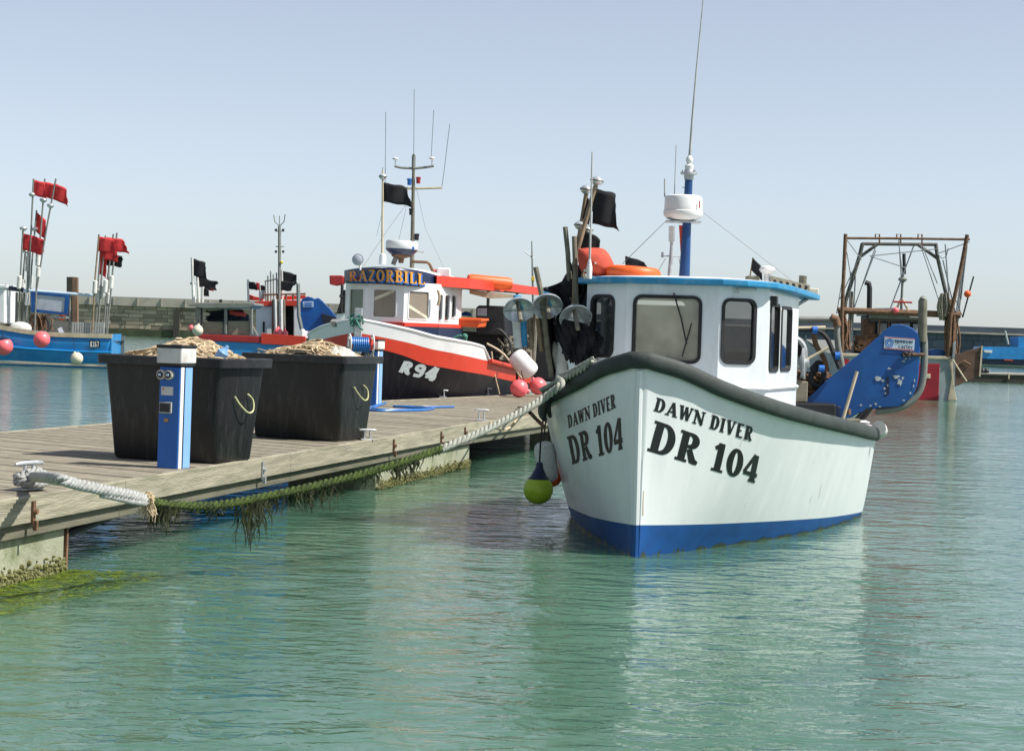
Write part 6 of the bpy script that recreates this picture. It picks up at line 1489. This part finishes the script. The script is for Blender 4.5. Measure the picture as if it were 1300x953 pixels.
for x in (1136.5, 1154): tt('mast_stay_leg', 'creamedge', [(x, 396), (1144.8, 378)], .045, TY+3, cm_)
tt('radar_bar', 'reddish', [(1133, 383), (1158, 384)], .035, TY+2.9, cm_)
tt('roof_rail', 'creamedge', [(1106, 402), (1176, 402.5)], .05, TY+2)
MB().ball(P(1137, 394, TY+.1), .12, 12).build('small_float', 'pink', tr, smooth=True)
for i, (x, y0, y1, w_) in enumerate(((1198, 372, 407, 5),)):
    mb = MB(); r2 = random.Random(6)
    for k in range(50): a = x+r2.gauss(0, 2); mb.tube(curve(PP([(a, y0+r2.random()*4), (a+r2.gauss(0, 2.2), (y0+y1)/2), (a+r2.gauss(0, 2), y1-r2.random()*6)], TY+r2.random()*.3), 3), .035, 4)
    mb.build('hanging_net', 'tubegrey', tr)
mb = MB(); r2 = random.Random(16)
for k in range(40): a = 1208+r2.gauss(0, 3.4); mb.tube(curve(PP([(a, 400+r2.random()*6), (a+r2.gauss(0, 2.5), 428), (a+r2.gauss(0, 3), 452-r2.random()*8)], TY+r2.random()*.3), 3), .03, 4)
mb.build('rope_bunch', 'rust', tr); mb = MB()
for k in range(26): a = 1070+r2.gauss(0, 3.2); mb.tube(curve(PP([(a, 392+r2.random()*16), (a+r2.gauss(0, 3), 420), (a+r2.gauss(0, 3.2), 448-r2.random()*8)], TY+r2.random()*.3), 3), .035, 4)
mb.build('rope_bunch', 'rust', tr)
for a, e in (((1074, 303), (1094, 330)), ((1112, 312), (1085, 390)), ((1108, 326), (1083, 394)), ((1112, 318), (1096, 360)), ((1141, 302), (1144, 352)), ((1146, 352), (1141, 306)), ((1169, 312), (1198, 400)), ((1171, 312), (1190, 360)), ((1231, 307), (1190, 322)), ((1226, 310), (1215, 400)), ((1228, 312), (1220, 380)), ((1223, 330), (1209, 430)), ((1075, 320), (1080, 350)), ((1072, 340), (1062, 398)), ((1150, 340), (1104, 325)), ((1190, 316), (1104, 325)), ((1066, 380), (1092, 324)), ((1210, 372), (1222, 402))):
    tt('wire', 'wirem', [a, e], .018, TY+.3)
tt('wire', 'wirem', [(1190, 322), (1196, 328), (1201, 326), (1204, 315)], .018, TY+.3)
danbuoy('thin dark pole with an orange float at the right side of the trawler', [(1236, 351), (1233, 362), (1222, 403)], TY+.2, 'rubber', .03, (), (), (), 'marker buoys with flags')
o = MB().ball(P(1228.3, 373, TY+.1), .13, 14, (1, 0, .2), 1.0).build('float', 'orange', smooth=True); tag(o, 'orange float threaded on the thin pole right of the trawler', 'float')
d_ = thing('trawl_door', 'rusty brown wooden trawl door hanging off the trawler stern corner', 'trawl door', P(1230, 465, TY-.4))
MB().prism(PP([(1213, 450), (1246, 440), (1244, 477), (1212, 491)], TY-.5), (.03, .12, 0)).build('planks', 'trawlwood', d_, bevel=.01)
MB().prism(PP([(1246, 439), (1248, 439), (1245, 478), (1243, 477.5)], TY-.55), (0, .2, 0)).build('edge_strip', 'creamedge', d_)
MB().tube(PP([(1214, 464), (1224, 458), (1232, 463)], TY-.56), .04, 6).build('chain_bracket', 'rust', d_)
tt('guy_rope', 'creamedge', [(1209, 456), (1218, 470), (1227, 484)], .03, TY-.65)
tz('stern_board', 'greyhull', [(1210, 436), (1214, 433), (1212, 455), (1209, 456)], TY-.1, .2)
tz('blue_tarpaulin', 'blue', [(1176, 452), (1179, 445), (1188, 443), (1198, 444), (1203, 451)], TY+.3, .5); tz('catch_box', 'crimson', [(1158, 448), (1170, 447), (1175, 451.5), (1158, 451)], TY+.3, .5)
tz('grey_locker', 'greyhull', [(1077, 422), (1083, 420), (1082, 440), (1077, 440)], TY+.3, .3)
tz('engine_gear', 'rubber', [(1084, 432), (1096, 426), (1108, 430), (1112, 448), (1084, 448)], TY+1.0, .6); tz('net_drum', 'tubegrey', [(1112, 428), (1128, 424), (1160, 426), (1176, 432), (1176, 449), (1112, 448)], TY+.9, .6)
tz('dark_awning', 'rubber', [(1104, 402), (1176, 403), (1176, 409), (1104, 409)], TY+1.4, .8)
mb = MB(); r2 = random.Random(44)
for k in range(60): mb.tube(curve(PP([(1084+r2.random()*92, 426+r2.random()*22) for _ in range(4)], TY+.7), 3), .03, 4)
mb.build('stowed_net', 'rust', tr)
for x, w_ in ((1116, 4), (1128, 3), (1172, 4)): tz('stanchion', 'rust', [(x, 400), (x+w_*.5, 400), (x+w_*.5, 449), (x, 449)], TY+.6, .1)
for a, e in (((1200, 310), (1206, 395)), ((1197, 330), (1213, 398)), ((1228, 300), (1212, 446)), ((1073, 310), (1064, 446)), ((1080, 345), (1076, 445)), ((1086, 350), (1081, 440)), ((1160, 312), (1128, 398))): tt('wire', 'wirem', [a, e], .025, TY+.35)
# pontoon, barge and low craft far right
t = thing('far_pontoon', 'low dark pontoon with pale deck edge at the right edge of the harbour', 'pontoon', G(1290, 484, 0))
YF = G(1280, 486, 0).y
MB().prism(PP([(1228, 474.5), (1330, 477), (1330, 488.5), (1232, 486)], YF), (0, 3, 0)).build('side', 'darkwood', t)
MB().prism(PP([(1228, 473), (1330, 475.2), (1330, 477), (1228, 474.6)], YF-.05), (0, 3, 0)).build('deck_edge', 'coping', t)
for x in (1281, ): MB().prism(PP([(x-.8, 474), (x+.8, 474), (x+.8, 481), (x-.8, 481)], YF-.1), (0, .1, 0)).build('fender_board', 'creamedge', t)
for x in (1247, 1252): MB().ball(P(x, 471, YF+.3), .18, 8).build('mooring_post', 'rubber', t)
YG = 225
t = thing('barge', 'long blue work barge moored below the dark breakwater', 'barge', P(1270, 460, YG))
MB().prism(PP([(1235, 448), (1330, 451.5), (1330, 465), (1242, 462)], YG), (0, 8, 0)).build('hull', 'navy', t)
MB().prism(PP([(1244, 440), (1330, 441), (1330, 457), (1240, 455)], YG-.3), (0, 3, 0)).build('topside', 'bblue', t)
MB().prism(PP([(1293, 427), (1330, 428), (1330, 441), (1293, 440.5)], YG), (0, 4, 0)).build('deckhouse', 'bblue', t)
MB().tube(PP([(1276, 420), (1280, 437)], YG), .12, 6).build('jib', 'grill', t)
MB().prism(PP([(1275, 456), (1286, 456.5), (1286, 458), (1275, 457.6)], YG-.5), (0, .2, 0)).build('red_strip', 'redbag', t)
MB().prism(PP([(1249, 444), (1260, 444.5), (1259, 448), (1250, 447)], YG-.5), (0, .5, 0)).build('dinghy', 'white', t)
